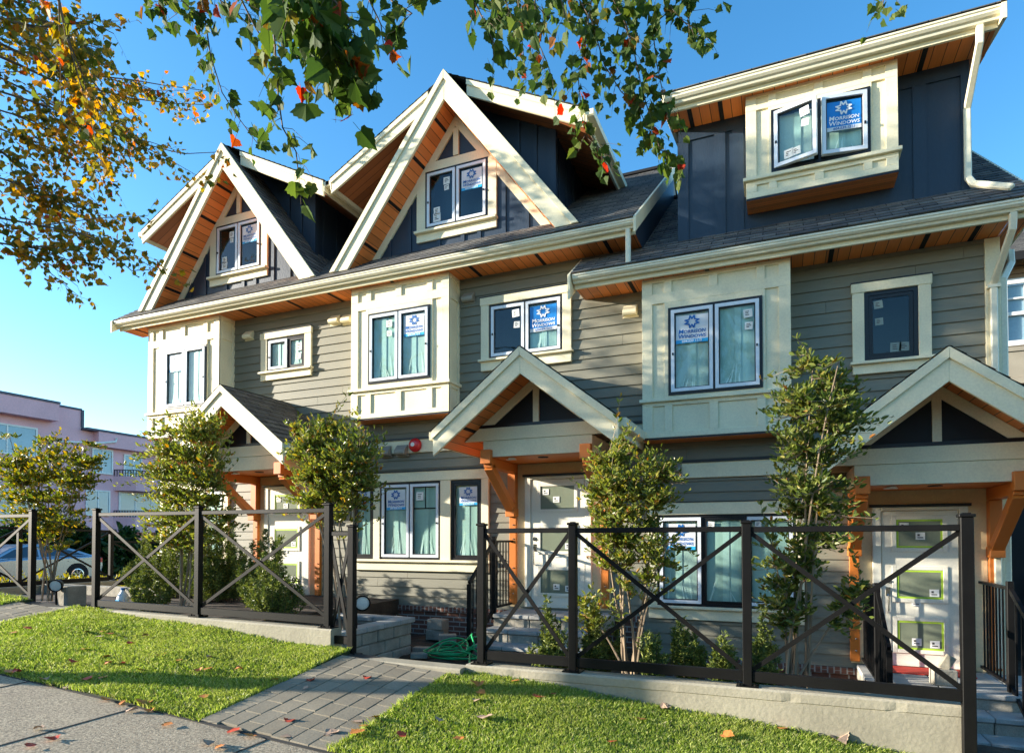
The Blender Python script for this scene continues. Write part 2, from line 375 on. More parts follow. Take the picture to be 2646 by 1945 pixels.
def star_into(mb, cx, cz, r, w, y, mat):
    pts = []
    top = [(-.42, .40), (-.30, 1.0), (0, .52), (.30, 1.0), (.42, .40)]
    rgt = [(1.0, .30), (.52, 0), (1.0, -.30)]
    bot = [(.42, -.40), (.30, -1.0), (0, -.52), (-.30, -1.0), (-.42, -.40)]
    lft = [(-1.0, -.30), (-.52, 0), (-1.0, .30)]
    pts = [Vector((a*r*1.05, b*r)) for a, b in top+rgt+bot+lft]; n = len(pts)
    for i in range(n):
        a, b = pts[i], pts[(i+1) % n]; d = (b-a).normalized(); q = Vector((-d.y, d.x))*w/2; a2 = a-d*w*.35; b2 = b+d*w*.35
        k = len(mb.v); mb.v += [(cx+p.x, y-.0002*i, cz+p.y) for p in (a2-q, b2-q, b2+q, a2+q)]; mb.f.append([k, k+1, k+2, k+3]); mb.m.append(mat); mb.uv.append(None)
def sticker_mesh(mats):
    mb = MB()
    def q(x0, x1, z0, z1, y, m): mb.cur = m; mb.poly([(x0, y, z0), (x1, y, z0), (x1, y, z1), (x0, y, z1)])
    q(0, 1, .13, .98, 0, 0); q(0, 1, 0, .13, 0, 1)
    star_into(mb, .5, .735, .205, .045, -.006, 2)
    text_into(mb, 'Morrison', .205, .5, .345, -.006, 2, .12, .018, True)
    text_into(mb, 'Windows', .205, .5, .175, -.006, 2, .12, .018, True)
    text_into(mb, '604.539.1215', .115, .5, .028, -.006, 3, .1, .02)
    ob = mb.build('sticker', mats); me = ob.data; bpy.data.objects.remove(ob); return me
STK = {'w': sticker_mesh(['sticker_white', 'sticker_sky', 'ink_blue', 'ink_white']),
       'b': sticker_mesh(['sticker_blue', 'sticker_white', 'ink_white', 'ink_blue'])}

# ------------------------------------------------------------------ windows
def film_sheet(x0, x1, z0, z1, y, seed, mat, parent, crease=True):
    r = random.Random(seed); mb = MB(); nx = 14; ph = r.random()*6
    xs = [x0+(x1-x0)*i/nx for i in range(nx+1)]
    f = lambda x: .0016*math.sin((x-x0)*17+ph)+.0010*math.sin((x-x0)*37+ph*2)
    for a, b in zip(xs[:-1], xs[1:]):
        mb.poly([(a, y+f(a), z0), (b, y+f(b), z0), (b, y+f(b), z1), (a, y+f(a), z1)])
    c = (x0+x1)/2+r.uniform(-.06, .06)*(x1-x0)
    if crease:
        mb.cur = 1
        for k in range(r.randint(4, 7)):                    # gathered folds fanning out at the foot of the sheet
            xb = x0+(x1-x0)*r.uniform(.08, .92); h = (z1-z0)*r.uniform(.10, .36); xt = xb+(c-xb)*r.uniform(.2, .6)
            w = r.uniform(.006, .014)
            mb.poly([(xb-w, y-.012, z0), (xb+w, y-.012, z0), (xt+.002, y-.010, z0+h), (xt-.002, y-.010, z0+h)])
        mb.cur = 2; w = (x1-x0)*.09                           # the lapped strip down the middle
        mb.poly([(c-w, y-.0095, z0), (c+w, y-.0095, z0), (c+w, y-.0095, z1), (c-w, y-.0095, z1)])
    return mb.build('plastic_film', [mat, 'film_crease', 'film_white' if mat == 'film_white' else 'plastic_film_lap'], parent)
plain('plastic_film_lap', (.56, .65, .60), .35, .15, 2, .2, 5)
def place(ob, hinge, ang):
    """swing a part about a vertical hinge line"""
    if not ang: return
    M = Matrix.Translation(hinge) @ Matrix.Rotation(ang, 4, 'Z') @ Matrix.Translation(-hinge); ob.matrix_local = M @ ob.matrix_local
WSEED = [0]
def window(T, x0, x1, z0, z1, y, units, label=None, niche=.4, muntin=False, fw=.036):
    """units: dicts with span a..b (0..1), kind white/black, film, stick, papers, open"""
    fb = MB(); fb.ring(x0, x1, z0, z1, fw, y-.03, y+.03)
    W = x1-x0
    for u in units[:-1]:
        xm = x0+W*u['b']; fb.box(xm-.012, xm+.012, y-.025, y+.03, z0+fw, z1-fw)
    fb.cur = 1; Y0, Y1 = y+.031, y+niche
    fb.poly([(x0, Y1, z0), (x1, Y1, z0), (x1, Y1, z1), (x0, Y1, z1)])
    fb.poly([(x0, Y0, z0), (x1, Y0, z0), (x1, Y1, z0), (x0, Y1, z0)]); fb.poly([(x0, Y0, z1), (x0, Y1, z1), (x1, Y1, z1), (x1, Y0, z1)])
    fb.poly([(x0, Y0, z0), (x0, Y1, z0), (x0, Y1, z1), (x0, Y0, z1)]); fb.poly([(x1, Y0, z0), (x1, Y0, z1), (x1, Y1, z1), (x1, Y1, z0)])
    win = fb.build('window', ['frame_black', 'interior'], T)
    if label: win['label'] = label
    off = wl(win)
    for u in units:
        WSEED[0] += 1; r = random.Random(WSEED[0]*13+5)
        a = x0+W*u['a']+(fw if u['a'] == 0 else .012); b = x0+W*u['b']-(fw if u['b'] == 1 else .012); c, d = z0+fw, z1-fw
        ang = u.get('open', 0); side = u.get('hinge', 'l'); hinge = Vector((a if side == 'l' else b, y-.02, 0))-off
        white = u.get('kind', 'white') == 'white'; sw = .045 if white else .03
        sb = MB(); sb.ring(a+.003, b-.003, c+.003, d-.003, sw, y-.046 if white else y-.02, y+.012)
        sb.cur = 1; i = a+.003+sw; j = b-.003-sw; p = c+.003+sw; q = d-.003-sw; sb.ring(i, j, p, q, .014, y-.024, y-.004)
        if white: sb.cur = 1; hx = (b-.03) if side == 'r' else (a+.03); sb.box(hx-.010, hx+.010, y-.062, y-.046, (c+d)/2-.06, (c+d)/2-.03)
        sash = sb.build('sash', ['sash_white' if white else 'frame_black', 'frame_black'], win); place(sash, hinge, ang)
        pb = MB(); pb.poly([(i+.01, y-.012, p+.01), (j-.01, y-.012, p+.01), (j-.01, y-.012, q-.01), (i+.01, y-.012, q-.01)])
        pane = pb.build('pane', 'glass', win); place(pane, hinge, ang)
        fm = u.get('film', 'g')
        if fm in ('g', 'w'): film_sheet(i+.003, j-.003, p, q, y+(.016 if fm == 'g' else .008), WSEED[0], ('plastic_film', 'plastic_film_pale', 'plastic_film')[WSEED[0] % 3] if fm == 'g' else 'film_white', win)
        if u.get('muntin'):
            mm = MB(); zm = p+(q-p)*.68; mm.box(i, j, y+.004, y+.012, zm-.011, zm+.011); xm = (i+j)/2; mm.box(xm-.011, xm+.011, y+.004, y+.012, zm+.011, q); mm.build('muntin', 'frame_black', win)
        if u.get('stick'):
            w = (j-i)*u.get('sw', .84); so = bpy.data.objects.new('sticker', STK[u['stick']]); COL.objects.link(so); so.parent = win
            so.scale = (w, 1, w*.92); so.location = Vector((i+(j-i)*u.get('sx', .09), y-.0165, q-.035-w*.92))-off; WL[so.name] = off
            so.rotation_euler = (0, R(r.uniform(-1.5, 1.5)), 0); bpy.context.view_layer.update(); place(so, hinge, ang)
        for (fx, fz, s) in u.get('papers', ()):
            lb = MB(); X, Z = i+(j-i)*fx, p+(q-p)*fz; t = r.uniform(-.12, .12)
            cs, sn = math.cos(t)*s, math.sin(t)*s
            lb.poly([(X-cs+sn, y-.015, Z-sn-cs), (X+cs+sn, y-.015, Z+sn-cs), (X+cs-sn, y-.015, Z+sn+cs), (X-cs-sn, y-.015, Z-sn+cs)])
            lb.cur = 1
            for k in range(3):
                zz = Z+s*(.45-.4*k); lb.box(X-s*.6, X+s*r.uniform(-.1, .6), y-.0165, y-.016, zz-s*.10, zz+s*.08)
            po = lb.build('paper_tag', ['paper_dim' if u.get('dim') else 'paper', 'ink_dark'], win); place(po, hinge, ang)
    return win
def casing(win, x0, x1, z0, z1, y, side=.11, head=.13, apron=.12, flash=True, sill_over=.03):
    """flat painted boards round an opening, a projecting sill and an apron"""
    mb = MB(); t = .042
    mb.box(x0-side, x0, y-t, y+.004, z0, z1); mb.box(x1, x1+side, y-t, y+.004, z0, z1)
    mb.box(x0-side-.012, x1+side+.012, y-t-.010, y+.004, z1, z1+head)
    mb.box(x0-side, x1+side, y-t, y+.004, z0-.035-apron, z0-.035)
    mb.build('casing', 'cream', win, bevel=.004)
    sl = MB(); sl.box(x0-side-sill_over, x1+side+sill_over, y-.095, y+.004, z0-.035, z0); sl.build('sill', 'cream', win, bevel=.004)
    if flash:
        fl = MB(); fl.box(x0-side-.018, x1+side+.018, y-.062, y+.002, z1+head, z1+head+.012); fl.build('flashing', 'frame_black', win)
def gutter(T, x0, x1, y, zb, zt, name='gutter', fascia=True, fh=.085):
    """K-shaped gutter with its fascia board; y is the front lip"""
    yb = y+.125; h = zt-zb
    prof = [(yb, zt), (yb, zb+.045), (yb-.062, zb+.045), (yb-.068, zb+.060), (yb-.072, zb+.075), (yb-.095, zb+.5*h), (yb-.118, zb+.66*h), (yb-.113, zb+.72*h), (yb-.113, zt-.030), (y, zt-.022), (y, zt), (y+.012, zt), (y+.012, zt-.012), (yb-.012, zt-.012), (yb-.012, zt)]
    mb = MB(); mb.prism_x(prof, x0, x1); g = mb.build(name, 'gutter', T)
    if fascia:
        fb = MB(); fb.box(x0, x1, yb+.001, yb+.035, zb-.012, zt+fh); fb.build('fascia', 'cream', T)
    return g
def soffit(T, x0, x1, ya, yb, z, vents=(), name='soffit'):
    mb = MB(); mb.poly([(x0, ya, z), (x0, yb, z), (x1, yb, z), (x1, ya, z)], [(x0, ya), (x0, yb), (x1, yb), (x1, ya)])
    s_ = mb.build(name, 'cedar', T)
    for v in vents:
        vb = MB(); vb.box(v-.028, v+.028, ya+.01, yb-.01, z-.006, z-.001); vb.build('soffit_vent', 'black_vent', s_)
    return s_
def downspout(T, pts, name='downspout', w=.075, h=.055):
    mb = MB()
    pts = [Vector(p) for p in pts]
    for a, b in zip(pts[:-1], pts[1:]):
        d = (b-a).normalized(); up = (0, 1, 0) if abs(d.z) > .5 else (0, 0, 1)
        mb.bar(a-d*.02, b+d*.02, w, h, up)
    return mb.build(name, 'gutter', T, bevel=.012)
def vent_hood(T, x, z, y=0, s=.10, m='cream'):
    mb = MB(); mb.prism_x([(y+.002, z-s*.75), (y+.002, z+s*.85), (y-.02, z+s*.85), (y-.12, z-s*.1), (y-.12, z-s*.5), (y-.10, z-s*.75)], x-s, x+s)
    mb.box(x-s*1.15, x+s*1.15, y-.024, y+.002, z-s, z-s*.75); mb.build('vent_hood', m, T, bevel=.004)

# ------------------------------------------------------------------ house pieces
PITCH = .74
def bay(T, x0, x1, z0, z1, w, zs, label=None, ht=.085, hr=.14):
    """painted box bay with recessed panels; w = window opening (x0,x1,z0,z1)"""
    d = .38; e = .024; W = x1-x0
    mb = MB(); yb = -(d-e)
    panel(mb, x0+e, x1-e, z0, z1, [w], yb)
    for X, s in ((x0+e, 1), (x1-e, -1)):
        q = [(X, yb, z0), (X, 0, z0), (X, 0, z1), (X, yb, z1)]; mb.poly(q if s < 0 else q[::-1])
    mb.poly([(x0+e, yb, z0), (x0+e, 0, z0), (x1-e, 0, z0), (x1-e, yb, z0)])
    fr = [.075, .085, .055, .255, .06, .255, .055, .085, .075]; xs = [x0]
    for f in fr: xs.append(xs[-1]+f*W)
    B = lambda a, b, c, dd: mb.box(a, b, -d, yb+.001, c, dd)
    zt = w[3]+ht; zr = zt+hr; zm = zr+(z1-zr)*.72            # head rail, frieze
    B(x0, x1, z0, z0+.075); B(x0, x1, zs-.10, zs-.045); B(x0, x1, zt, zr); B(x0, x1, zm, z1)
    for k in (0, 2, 4, 6, 8): B(xs[k], xs[k+1], z0+.075, zs-.10); B(xs[k], xs[k+1], zr, zm)
    zl = zs
    B(xs[0], xs[1], zl, zt); B(xs[8], xs[9], zl, zt)
    B(xs[2], w[0], zl, zt); B(w[1], xs[7], zl, zt); B(w[0], w[1], w[3], zt)
    if w[2] > zl: B(w[0], w[1], zl, w[2])
    for X0, X1 in ((x0, x0+e), (x1-e, x1)):                      # returns
        A = lambda y0, y1, c, dd: mb.box(X0, X1, y0, y1, c, dd)
        A(-d+.001, -d+.08, z0, z1); A(-.06, 0, z0, z1); A(-d+.08, -.06, z0, z0+.075); A(-d+.08, -.06, zs-.10, zs-.03); A(-d+.08, -.06, zt, zr); A(-d+.08, -.06, zm, z1)
    b = mb.build('bay_window', 'cream', T, bevel=.003)
    if label: b['label'] = label
    sb = MB(); sb.box(x0-.035, x1+.035, -d-.045, 0, zs-.045, zs); sb.build('sill', 'cream', b, bevel=.004)
    ub = MB(); ub.poly([(x0, -d, z0-.028), (x0, 0, z0-.028), (x1, 0, z0-.028), (x1, -d, z0-.028)], [(0, x0), (1, x0), (1, x1), (0, x1)])
    ub.build('underside', 'cedar', b); fb = MB(); fb.box(x0+.004, x1-.004, -d+.004, 0, z0-.027, z0-.001); fb.build('drip_edge', 'frame_black', b)
    return b
def gable(T, cx, label=None):
    """steep framed gable over the eave, the lower gable roof right behind it and the dark dormer walls"""
    sl = 1.30; zt = 7.50; zi = 7.02; zf = 4.585; hw = (zt-zf)/sl
    w = (cx-.575, cx+.59, 5.19, 6.17)
    wall = MB(); zb = 4.83; cuts = sorted({zb, w[2], w[3], zi}); hh = lambda z: max((zi-z)/sl, 0)
    for a, b in zip(cuts[:-1], cuts[1:]):
        if w[2] < (a+b)/2 < w[3]:
            wall.poly([(cx-hh(a), 0, a), (w[0], 0, a), (w[0], 0, b), (cx-hh(b), 0, b)]); wall.poly([(w[1], 0, a), (cx+hh(a), 0, a), (cx+hh(b), 0, b), (w[1], 0, b)])
        elif b == zi: wall.poly([(cx-hh(a), 0, a), (cx+hh(a), 0, a), (cx, 0, b)])
        else: wall.poly([(cx-hh(a), 0, a), (cx+hh(a), 0, a), (cx+hh(b), 0, b), (cx-hh(b), 0, b)])
    for X in (-1.30, -.90, -.33, .12, .42, .86, 1.26):
        top = zi-sl*(abs(X)+.03); bot = zb
        if abs(X) < .7: top = 5.0
        wall.box(cx+X-.035, cx+X+.035, -.022, -.0005, bot, top)
    # rear dormer: front wall, two cheeks
    yw = .26; dh = 1.59; er = lambda x: 7.36-.51*abs(x)
    wall.poly([(cx-dh, yw, 4.9), (cx+dh, yw, 4.9), (cx+dh, yw, er(dh)), (cx, yw, er(0)), (cx-dh, yw, er(dh))])
    for s in (-1, 1):
        X = cx+s*dh; q = [(X, yw, 4.9), (X, 2.6, 5.5), (X, 2.6, er(dh)), (X, yw, er(dh))]; wall.poly(q if s > 0 else q[::-1])
        for yy in (.55, .95, 1.35): wall.box(X, X+s*.02, yy-.03, yy+.03, 5.0, er(dh))
        for xx in (1.0, 1.3): wall.box(cx+s*xx-.03, cx+s*xx+.03, yw-.022, yw, 4.9, er(xx)-.02)
        wall.box(cx+s*dh-.06, cx+s*dh+.06, yw-.024, yw+.06, 4.9, er(dh)-.01)
    D = wall.build('gable_dormer', 'navy', T)
    if label: D['label'] = label
    # trims on the wall
    tr = MB(); y0, y1 = -.036, -.001
    for s in (-1, 1):
        o = lambda z: (cx+s*(zi-z)/sl, z); v = .20
        pts = [o(zb), (cx, zi), (cx, zi-v), (cx+s*(zi-v-zb)/sl, zb)]; tr.prism(pts if s < 0 else pts[::-1], y0-.002*(s > 0), y1)
    tr.box(cx-.05, cx+.05, y0-.004, y1, w[3]+.17, zi-.22)
    tr.box(cx-.70, cx+.72, y0-.008, y1, w[3], w[3]+.15)
    tr.box(w[0]-.17, w[0], y0-.006, y1, w[2]-.06, w[3]); tr.box(w[1], w[1]+.15, y0-.006, y1, w[2]-.06, w[3])
    tr.box(w[0]-.17, w[1]+.15, y0-.005, y1, w[2]-.19, w[2]-.06); tr.build('gable_trim', 'cream', D, bevel=.003)
    sb = MB(); sb.box(w[0]-.19, w[1]+.165, -.105, -.001, w[2]-.055, w[2]-.012); sb.build('sill', 'cream', D, bevel=.004)
    win = window(T, w[0], w[1], w[2], w[3], -.012, [dict(a=0, b=.5, film='n', papers=[(.72, .84, .06), (.72, .70, .045), (.3, .12, .07), (.3, .26, .06)], hinge='l'), dict(a=.5, b=1, film='n', stick='w', hinge='r')])
    # steep front roof
    rb = MB(); yA, yB = -.415, 1.9; L = math.hypot(hw, zt-zf)
    for s in (-1, 1):
        e0, e1 = (cx+s*hw, yA, zf), (cx+s*hw, yB, zf)
        shingles(rb, e0, e1, (-s*hw, 0, zt-zf), L)
    rf = rb.build('gable_roof', 'shingle', D)
    rk = MB()
    for s in (-1, 1):
        o = lambda z, t: (cx+s*(t-z)/sl, z)
        pts = [o(zf, zt-.015), (cx, zt-.015), (cx, zi), o(zf, zi)]; rk.prism(pts if s < 0 else pts[::-1], -.44+.002*(s > 0), -.395)
        pts = [o(zf, zt-.005), (cx, zt-.005), (cx, zt-.15), o(zf, zt-.15)]; rk.prism(pts if s < 0 else pts[::-1], -.466+.002*(s > 0), -.441)
    rk.build('rake_board', 'cream', D, bevel=.004)
    so = MB()
    for s in (-1, 1):
        a, b = (cx+s*(zi-4.62)/sl, 4.62), (cx, zi); LL = math.hypot(a[0]-b[0], a[1]-b[1])
        q = [(a[0], -.396, a[1]), (b[0], -.396, b[1]), (b[0], 0, b[1]), (a[0], 0, a[1])]; so.poly(q, [(0, 0), (LL, 0), (LL, .4), (0, .4)])
        so.cur = 1
        for t in (.16, .42, .68, .90):
            c = Vector((a[0]+(b[0]-a[0])*t, -.2, a[1]+(b[1]-a[1])*t)); dr = Vector((b[0]-a[0], 0, b[1]-a[1])).normalized(); n = Vector((-s*dr.z*s, 0, dr.x)).normalized()
            so.bar(c+Vector((0, -.19, -.004)), c+Vector((0, .19, -.004)), .008, .05, dr)
        so.cur = 0
    so.build('gable_soffit', ['cedar', 'black_vent'], D)
    # lower gable roof right behind the front one
    yr = -.33; hr = 2.31; zr = 7.49; ze = 6.31; m = (zr-ze)/hr; ye = 2.0
    lb = MB(); LL = math.hypot(hr+.02, m*(hr+.02))
    for s in (-1, 1): shingles(lb, (cx+s*(hr+.02), yr-.02, ze), (cx+s*(hr+.02), 3.4, ze), (-s, 0, m), LL)
    lb.build('rear_roof', 'shingle', D)
    rr = MB()
    for s in (-1, 1):
        f = lambda x, dz: (cx+s*x, zr-m*x-dz)
        pts = [f(hr, .02), f(.35, .02), f(.35, .26), f(hr, .27)]; rr.prism(pts[::-1] if s > 0 else pts, yr, yr+.04)
        pts = [f(hr, .01), f(.35, .01), f(.35, .095), f(hr, .095)]; rr.prism(pts[::-1] if s > 0 else pts, yr-.022, yr-.001)
        rr.box(cx+s*hr-.02, cx+s*hr+.02, yr, ye, ze-.20, ze-.03)
        rr.prism_x([(yr, ze-.02), (yr+.0, ze-.10), (yr+.02, ze-.12), (ye, ze-.12), (ye, ze-.02)], cx+s*(hr+.02), cx+s*(hr+.12))
    rr.build('rear_rake', 'cream', D, bevel=.003)
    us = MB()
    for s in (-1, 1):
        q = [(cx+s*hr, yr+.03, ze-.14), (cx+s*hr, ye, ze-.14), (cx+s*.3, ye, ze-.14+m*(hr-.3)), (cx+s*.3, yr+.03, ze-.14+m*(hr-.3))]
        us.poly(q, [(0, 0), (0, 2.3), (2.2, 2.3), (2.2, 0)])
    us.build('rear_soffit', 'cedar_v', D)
    return D
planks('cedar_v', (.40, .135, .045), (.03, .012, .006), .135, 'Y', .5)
def porch(T, cx, dz, zfloor, label=None):
    zp = 2.525+dz; sl = .78; hw = 1.305; yF = -1.56; yI = -.96; zi = 2.165+dz; rb = MB(); L = math.hypot(hw+.02, sl*(hw+.02))
    for s in (-1, 1):
        z = zp-sl*(hw+.02); shingles(rb, (cx+s*(hw+.02), yF-.025, z), (cx+s*(hw+.02), -.002, z), (-s, 0, sl), L, expo=.15, t=.012)
    for s in (-1, 1):                                         # side fascia boards along the eaves
        pass
    P = rb.build('porch_canopy', 'porch_shingle', T)
    if label: P['label'] = label
    rk = MB()
    for s in (-1, 1):
        f = lambda x, z: (cx+s*x, z-sl*x)
        pts = [f(hw, zp-.012), f(0, zp-.012), f(0, zi), f(hw, zi)]; pts[3] = (cx+s*hw, zi-sl*hw+.0); rk.prism(pts[::-1] if s > 0 else pts, yF+.002*(s > 0), yF+.042)
        pts = [f(hw+.012, zp-.008), f(0, zp-.008), f(0, zp-.125), f(hw+.012, zp-.125)]; rk.prism(pts[::-1] if s > 0 else pts, yF-.026+.002*(s > 0), yF-.001)
    rk.build('rake_board', 'cream', P, bevel=.004)
    for s in (-1, 1):
        ef = MB(); ef.box(cx+s*(hw-.03), cx+s*hw, yF+.043, -.004, zp-sl*hw-.22, zp-sl*hw-.012); ef.box(cx+s*hw, cx+s*(hw+.09), yF+.043, -.05, zp-sl*hw-.13, zp-sl*hw-.014); ef.build('eave_board', 'cream', P, bevel=.004)
    so = MB(); zs = zi+.12
    for s in (-1, 1):
        q = [(cx+s*(hw-.03), yF+.04, zs-sl*(hw-.03)), (cx, yF+.04, zs), (cx, -.004, zs), (cx+s*(hw-.03), -.004, zs-sl*(hw-.03))]; so.poly(q, [(0, 0), (1.6, 0), (1.6, 1.5), (0, 1.5)])
        so.cur = 1; x = hw*.72; so.bar((cx+s*x, yF+.05, zs-sl*x-.004), (cx+s*x, yI, zs-sl*x-.004), .05, .006, (s*sl, 0, 1)); so.cur = 0
    so.build('porch_soffit', ['cedar', 'black_vent'], P)
    zl = 1.17+dz; zj = 1.405+dz; zd = 1.635+dz
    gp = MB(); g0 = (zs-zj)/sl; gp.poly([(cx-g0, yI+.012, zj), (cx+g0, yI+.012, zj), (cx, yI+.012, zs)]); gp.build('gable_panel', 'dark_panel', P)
    lt = MB(); g1 = (zs-.02-zj)/sl; g2 = (zs-.02-zd+.05)/sl
    lt.prism([(cx-g1, zj), (cx+g1, zj), (cx+g2, zd-.05), (cx-g2, zd-.05)], yI-.034, yI+.008)
    lt.box(cx-.81, cx+.81, yI-.022, -.03, zl, zj-.003)
    lt.box(cx-.045, cx+.045, yI-.018, yI+.008, zd-.045, zs-.1)
    for s in (-1, 1):
        f = lambda x, z: (cx+s*x, z-sl*x); a = (zs-zd)/sl
        pts = [f(a, zs-.005), f(0, zs-.005), f(0, zs-.155), f(a-.195, zs-.155)]; lt.prism(pts[::-1] if s > 0 else pts, yI-.015+.001*s, yI+.006)
    lt.build('lintel', 'cream', P, bevel=.003)
    bl = MB(); bl.box(cx-g2*1.0, cx+g2, yI-.03, yI+.006, zd-.049, zd-.006); bl.build('flashing', 'frame_black', P)
    ce = MB(); ce.poly([(cx-.81, yI-.02, zl-.004), (cx-.81, -.03, zl-.004), (cx+.81, -.03, zl-.004), (cx+.81, yI-.02, zl-.004)], [(0, 0), (0, 1), (1.6, 1), (1.6, 0)])
    ce.cur = 1; ce.lathe([(.075, zl-.012), (.075, zl-.005)], (cx+.02, yI+.22, 0), 'z', 16); ce.build('porch_ceiling', ['cedar_beam', 'black_vent'], P)
    for s in (-1, 1):
        X = cx+s*.735; bb = MB(); h = .065
        bb.box(X-h-.012, X+h+.012, yI-.115, yI-.024, zl-.10, zl+.10)                # beam end block
        bb.box(X-h, X+h, yI-.024, -.015, zl-.145, zl-.006)
        bb.box(X-h, X+h, -.13, -.012, .345+dz, zl-.146); bb.box(X-h-.01, X+h+.01, -.19, -.010, .345+dz, .47+dz)
        bb.bar((X, yI+.02, zl-.13), (X, -.15, .47+dz), .115, .13, (1, 0, 0))
        bb.box(X-.055, X+.055, -.075, -.012, zfloor+.04, .344+dz)
        bb.cur = 1
        for zz in (.12, -.1, -.55, -.8, -.95):
            if zz+dz+.2 > zfloor+.15: bb.lathe([(.013, -.088), (.013, -.0752)], (X+.01, 0, zz+dz+.1), 'y', 8)
        bb.build('bracket', ['cedar_beam', 'chrome'], P, bevel=.006)
    pl = MB(); pl.lathe([(.035, zl-.030), (.05, zl-.026), (.055, zl-.012), (.045, zl-.005)], (cx-.42, yI+.12, 0), 'z', 14); pl.box(cx-.50, cx-.36, yI+.09, yI+.15, zl-.036, zl-.028); pl.build('porch_light', 'white_plastic', P)
    return P
def door(T, x0, x1, z0, z1, tape, label=None):
    db = MB(); db.box(x0, x1, -.045, -.014, z0, z1)
    H = z1-z0; lites = [(z1-.138*0-.10-k*.62*H/1.9-.36, z1-.10-k*.62*H/1.9) for k in range(3)]
    gx0, gx1 = x0+.155, x1-.155
    for a, b in lites: db.ring(gx0-.045, gx1+.045, a-.045, b+.045, .05, -.062, -.0455)
    D = db.build('door', 'door_paint', T, bevel=.004)
    if label: D['label'] = label
    fr = MB(); fr.box(x0-.10, x0-.006, -.062, -.010, z0, z1+.05); fr.box(x1+.006, x1+.10, -.062, -.010, z0, z1+.05); fr.box(x0-.006, x1+.006, -.062, -.010, z1+.006, z1+.05); fr.build('door_frame', 'door_paint', D, bevel=.004)
    fl = MB(); fl.box(x0-.13, x1+.13, -.085, -.008, z1+.051, z1+.085); fl.build('flashing', 'frame_black', D)
    for k, (a, b) in enumerate(lites):
        g = MB(); g.poly([(gx0, -.050, a), (gx1, -.050, a), (gx1, -.050, b), (gx0, -.050, b)]); g.build('glass_pane', 'frosted', D)
        if tape:
            t = MB(); t.ring(gx0, gx1, a, b, .028, -.054, -.0515); t.build('masking_tape', 'green_tape', D)
        X = gx1-.10 if k else gx0+.09; Z = a+.08 if k else b-.09
        for dx, dzz in ((0, 0), (-.19 if k else .17, .02 if k == 2 else -.12)):
            p = MB(); p.box(X+dx-.05, X+dx+.05, -.0575, -.0555, Z+dzz-.045, Z+dzz+.045); p.cur = 1; p.box(X+dx-.03, X+dx-.005, -.0585, -.0577, Z+dzz+.0, Z+dzz+.025); p.box(X+dx-.03, X+dx+.03, -.0585, -.0577, Z+dzz-.025, Z+dzz-.012); p.build('paper_tag', ['paper', 'ink_dark'], D)
    h = MB(); hx = x0+.065; hz = z0+.88
    h.lathe([(.032, -.065), (.032, -.046)], (hx, 0, hz+.17), 'y', 14); h.lathe([(.012, -.082), (.012, -.065)], (hx, 0, hz+.17), 'y', 10); h.box(hx-.025, hx+.025, -.056, -.046, hz-.02, hz+.09)
    h.tube([(hx, -.05, hz+.0), (hx, -.10, hz-.02), (hx, -.105, hz-.20), (hx, -.05, hz-.23)], .011, 8); h.build('handle', 'chrome', D)
    return D
# ------------------------------------------------------------------ townhouses
def townhouse(label, x0, x1, zb, zs, holes, entry, belly, loc):
    """front wall with lapped boards between brick base and soffit; holes are the openings"""
    T = thing('townhouse', label, 'townhouse', loc)
    mb = MB(); h = list(holes)+[entry]
    siding(mb, x0, x1, zb, zs+.02, h)
    mb.poly([(x0, 6, zb), (x0, 0, zb), (x0, 0, zs+.6), (x0, 3, zs+2.6), (x0, 6, zs+.6)]); mb.poly([(x1, 0, zb), (x1, 6, zb), (x1, 6, zs+.6), (x1, 3, zs+2.6), (x1, 0, zs+.6)]); mb.poly([(x1, 6, zb), (x0, 6, zb), (x0, 6, zs+.4), (x1, 6, zs+.4)])
    mb.build('wall', 'siding', T)
    eb = MB(); eb.box(entry[0], entry[1], -.010, .06, entry[2], entry[3]); eb.build('entry_wall', 'cream_warm_bounce', T)
    bb = MB(); bb.box(x0, x1, -.052, .0, belly[0], belly[1]); B = bb.build('belly_board', 'cream', T, bevel=.004)
    fb = MB(); fb.box(x0, x1, -.075, .0, belly[1]+.001, belly[1]+.035); fb.build('flashing', 'frame_black', B)
    return T
plain('cream_warm_bounce', (.80, .63, .36), .55, .06, 2)  # same cream paint, with the warm bounce light of the porch put into it
def brick_base(T, x0, x1, zt, zb):
    mb = MB()
    mb.poly([(x0, -.012, zb), (x1, -.012, zb), (x1, -.012, zt-.085), (x0, -.012, zt-.085)], [(x0, zb), (x1, zb), (x1, zt-.085), (x0, zt-.085)])
    mb.poly([(x0, -.045, zt-.085), (x1, -.045, zt-.085), (x1, -.045, zt-.003), (x0, -.045, zt-.003)], [(0, x0), (0, x1), (.22, x1), (.22, x0)])
    mb.poly([(x0, -.045, zt-.003), (x1, -.045, zt-.003), (x1, -.005, zt-.003), (x0, -.005, zt-.003)], [(0, x0), (0, x1), (.08, x1), (.08, x0)])
    mb.build('brick_base', 'brickwork', T)
def main_roof(T, x0, x1, ze, yr, u0=0.):
    mb = MB(); dy = yr+.64; k = math.hypot(1, PITCH)
    shingles(mb, (x0, -.64, ze), (x1, -.64, ze), (0, 1, PITCH), dy*k, u0=u0)
    zr = ze+PITCH*dy; mb.poly([(x1, yr, zr), (x0, yr, zr), (x0, yr+4, zr-4*PITCH), (x1, yr+4, zr-4*PITCH)], [(0, 0), (x1-x0, 0), (x1-x0, 5), (0, 5)])
    mb.cur = 0; mb.box(x0, x1, yr-.08, yr+.08, zr-.02, zr+.03)
    return mb.build('main_roof', 'shingle', T)
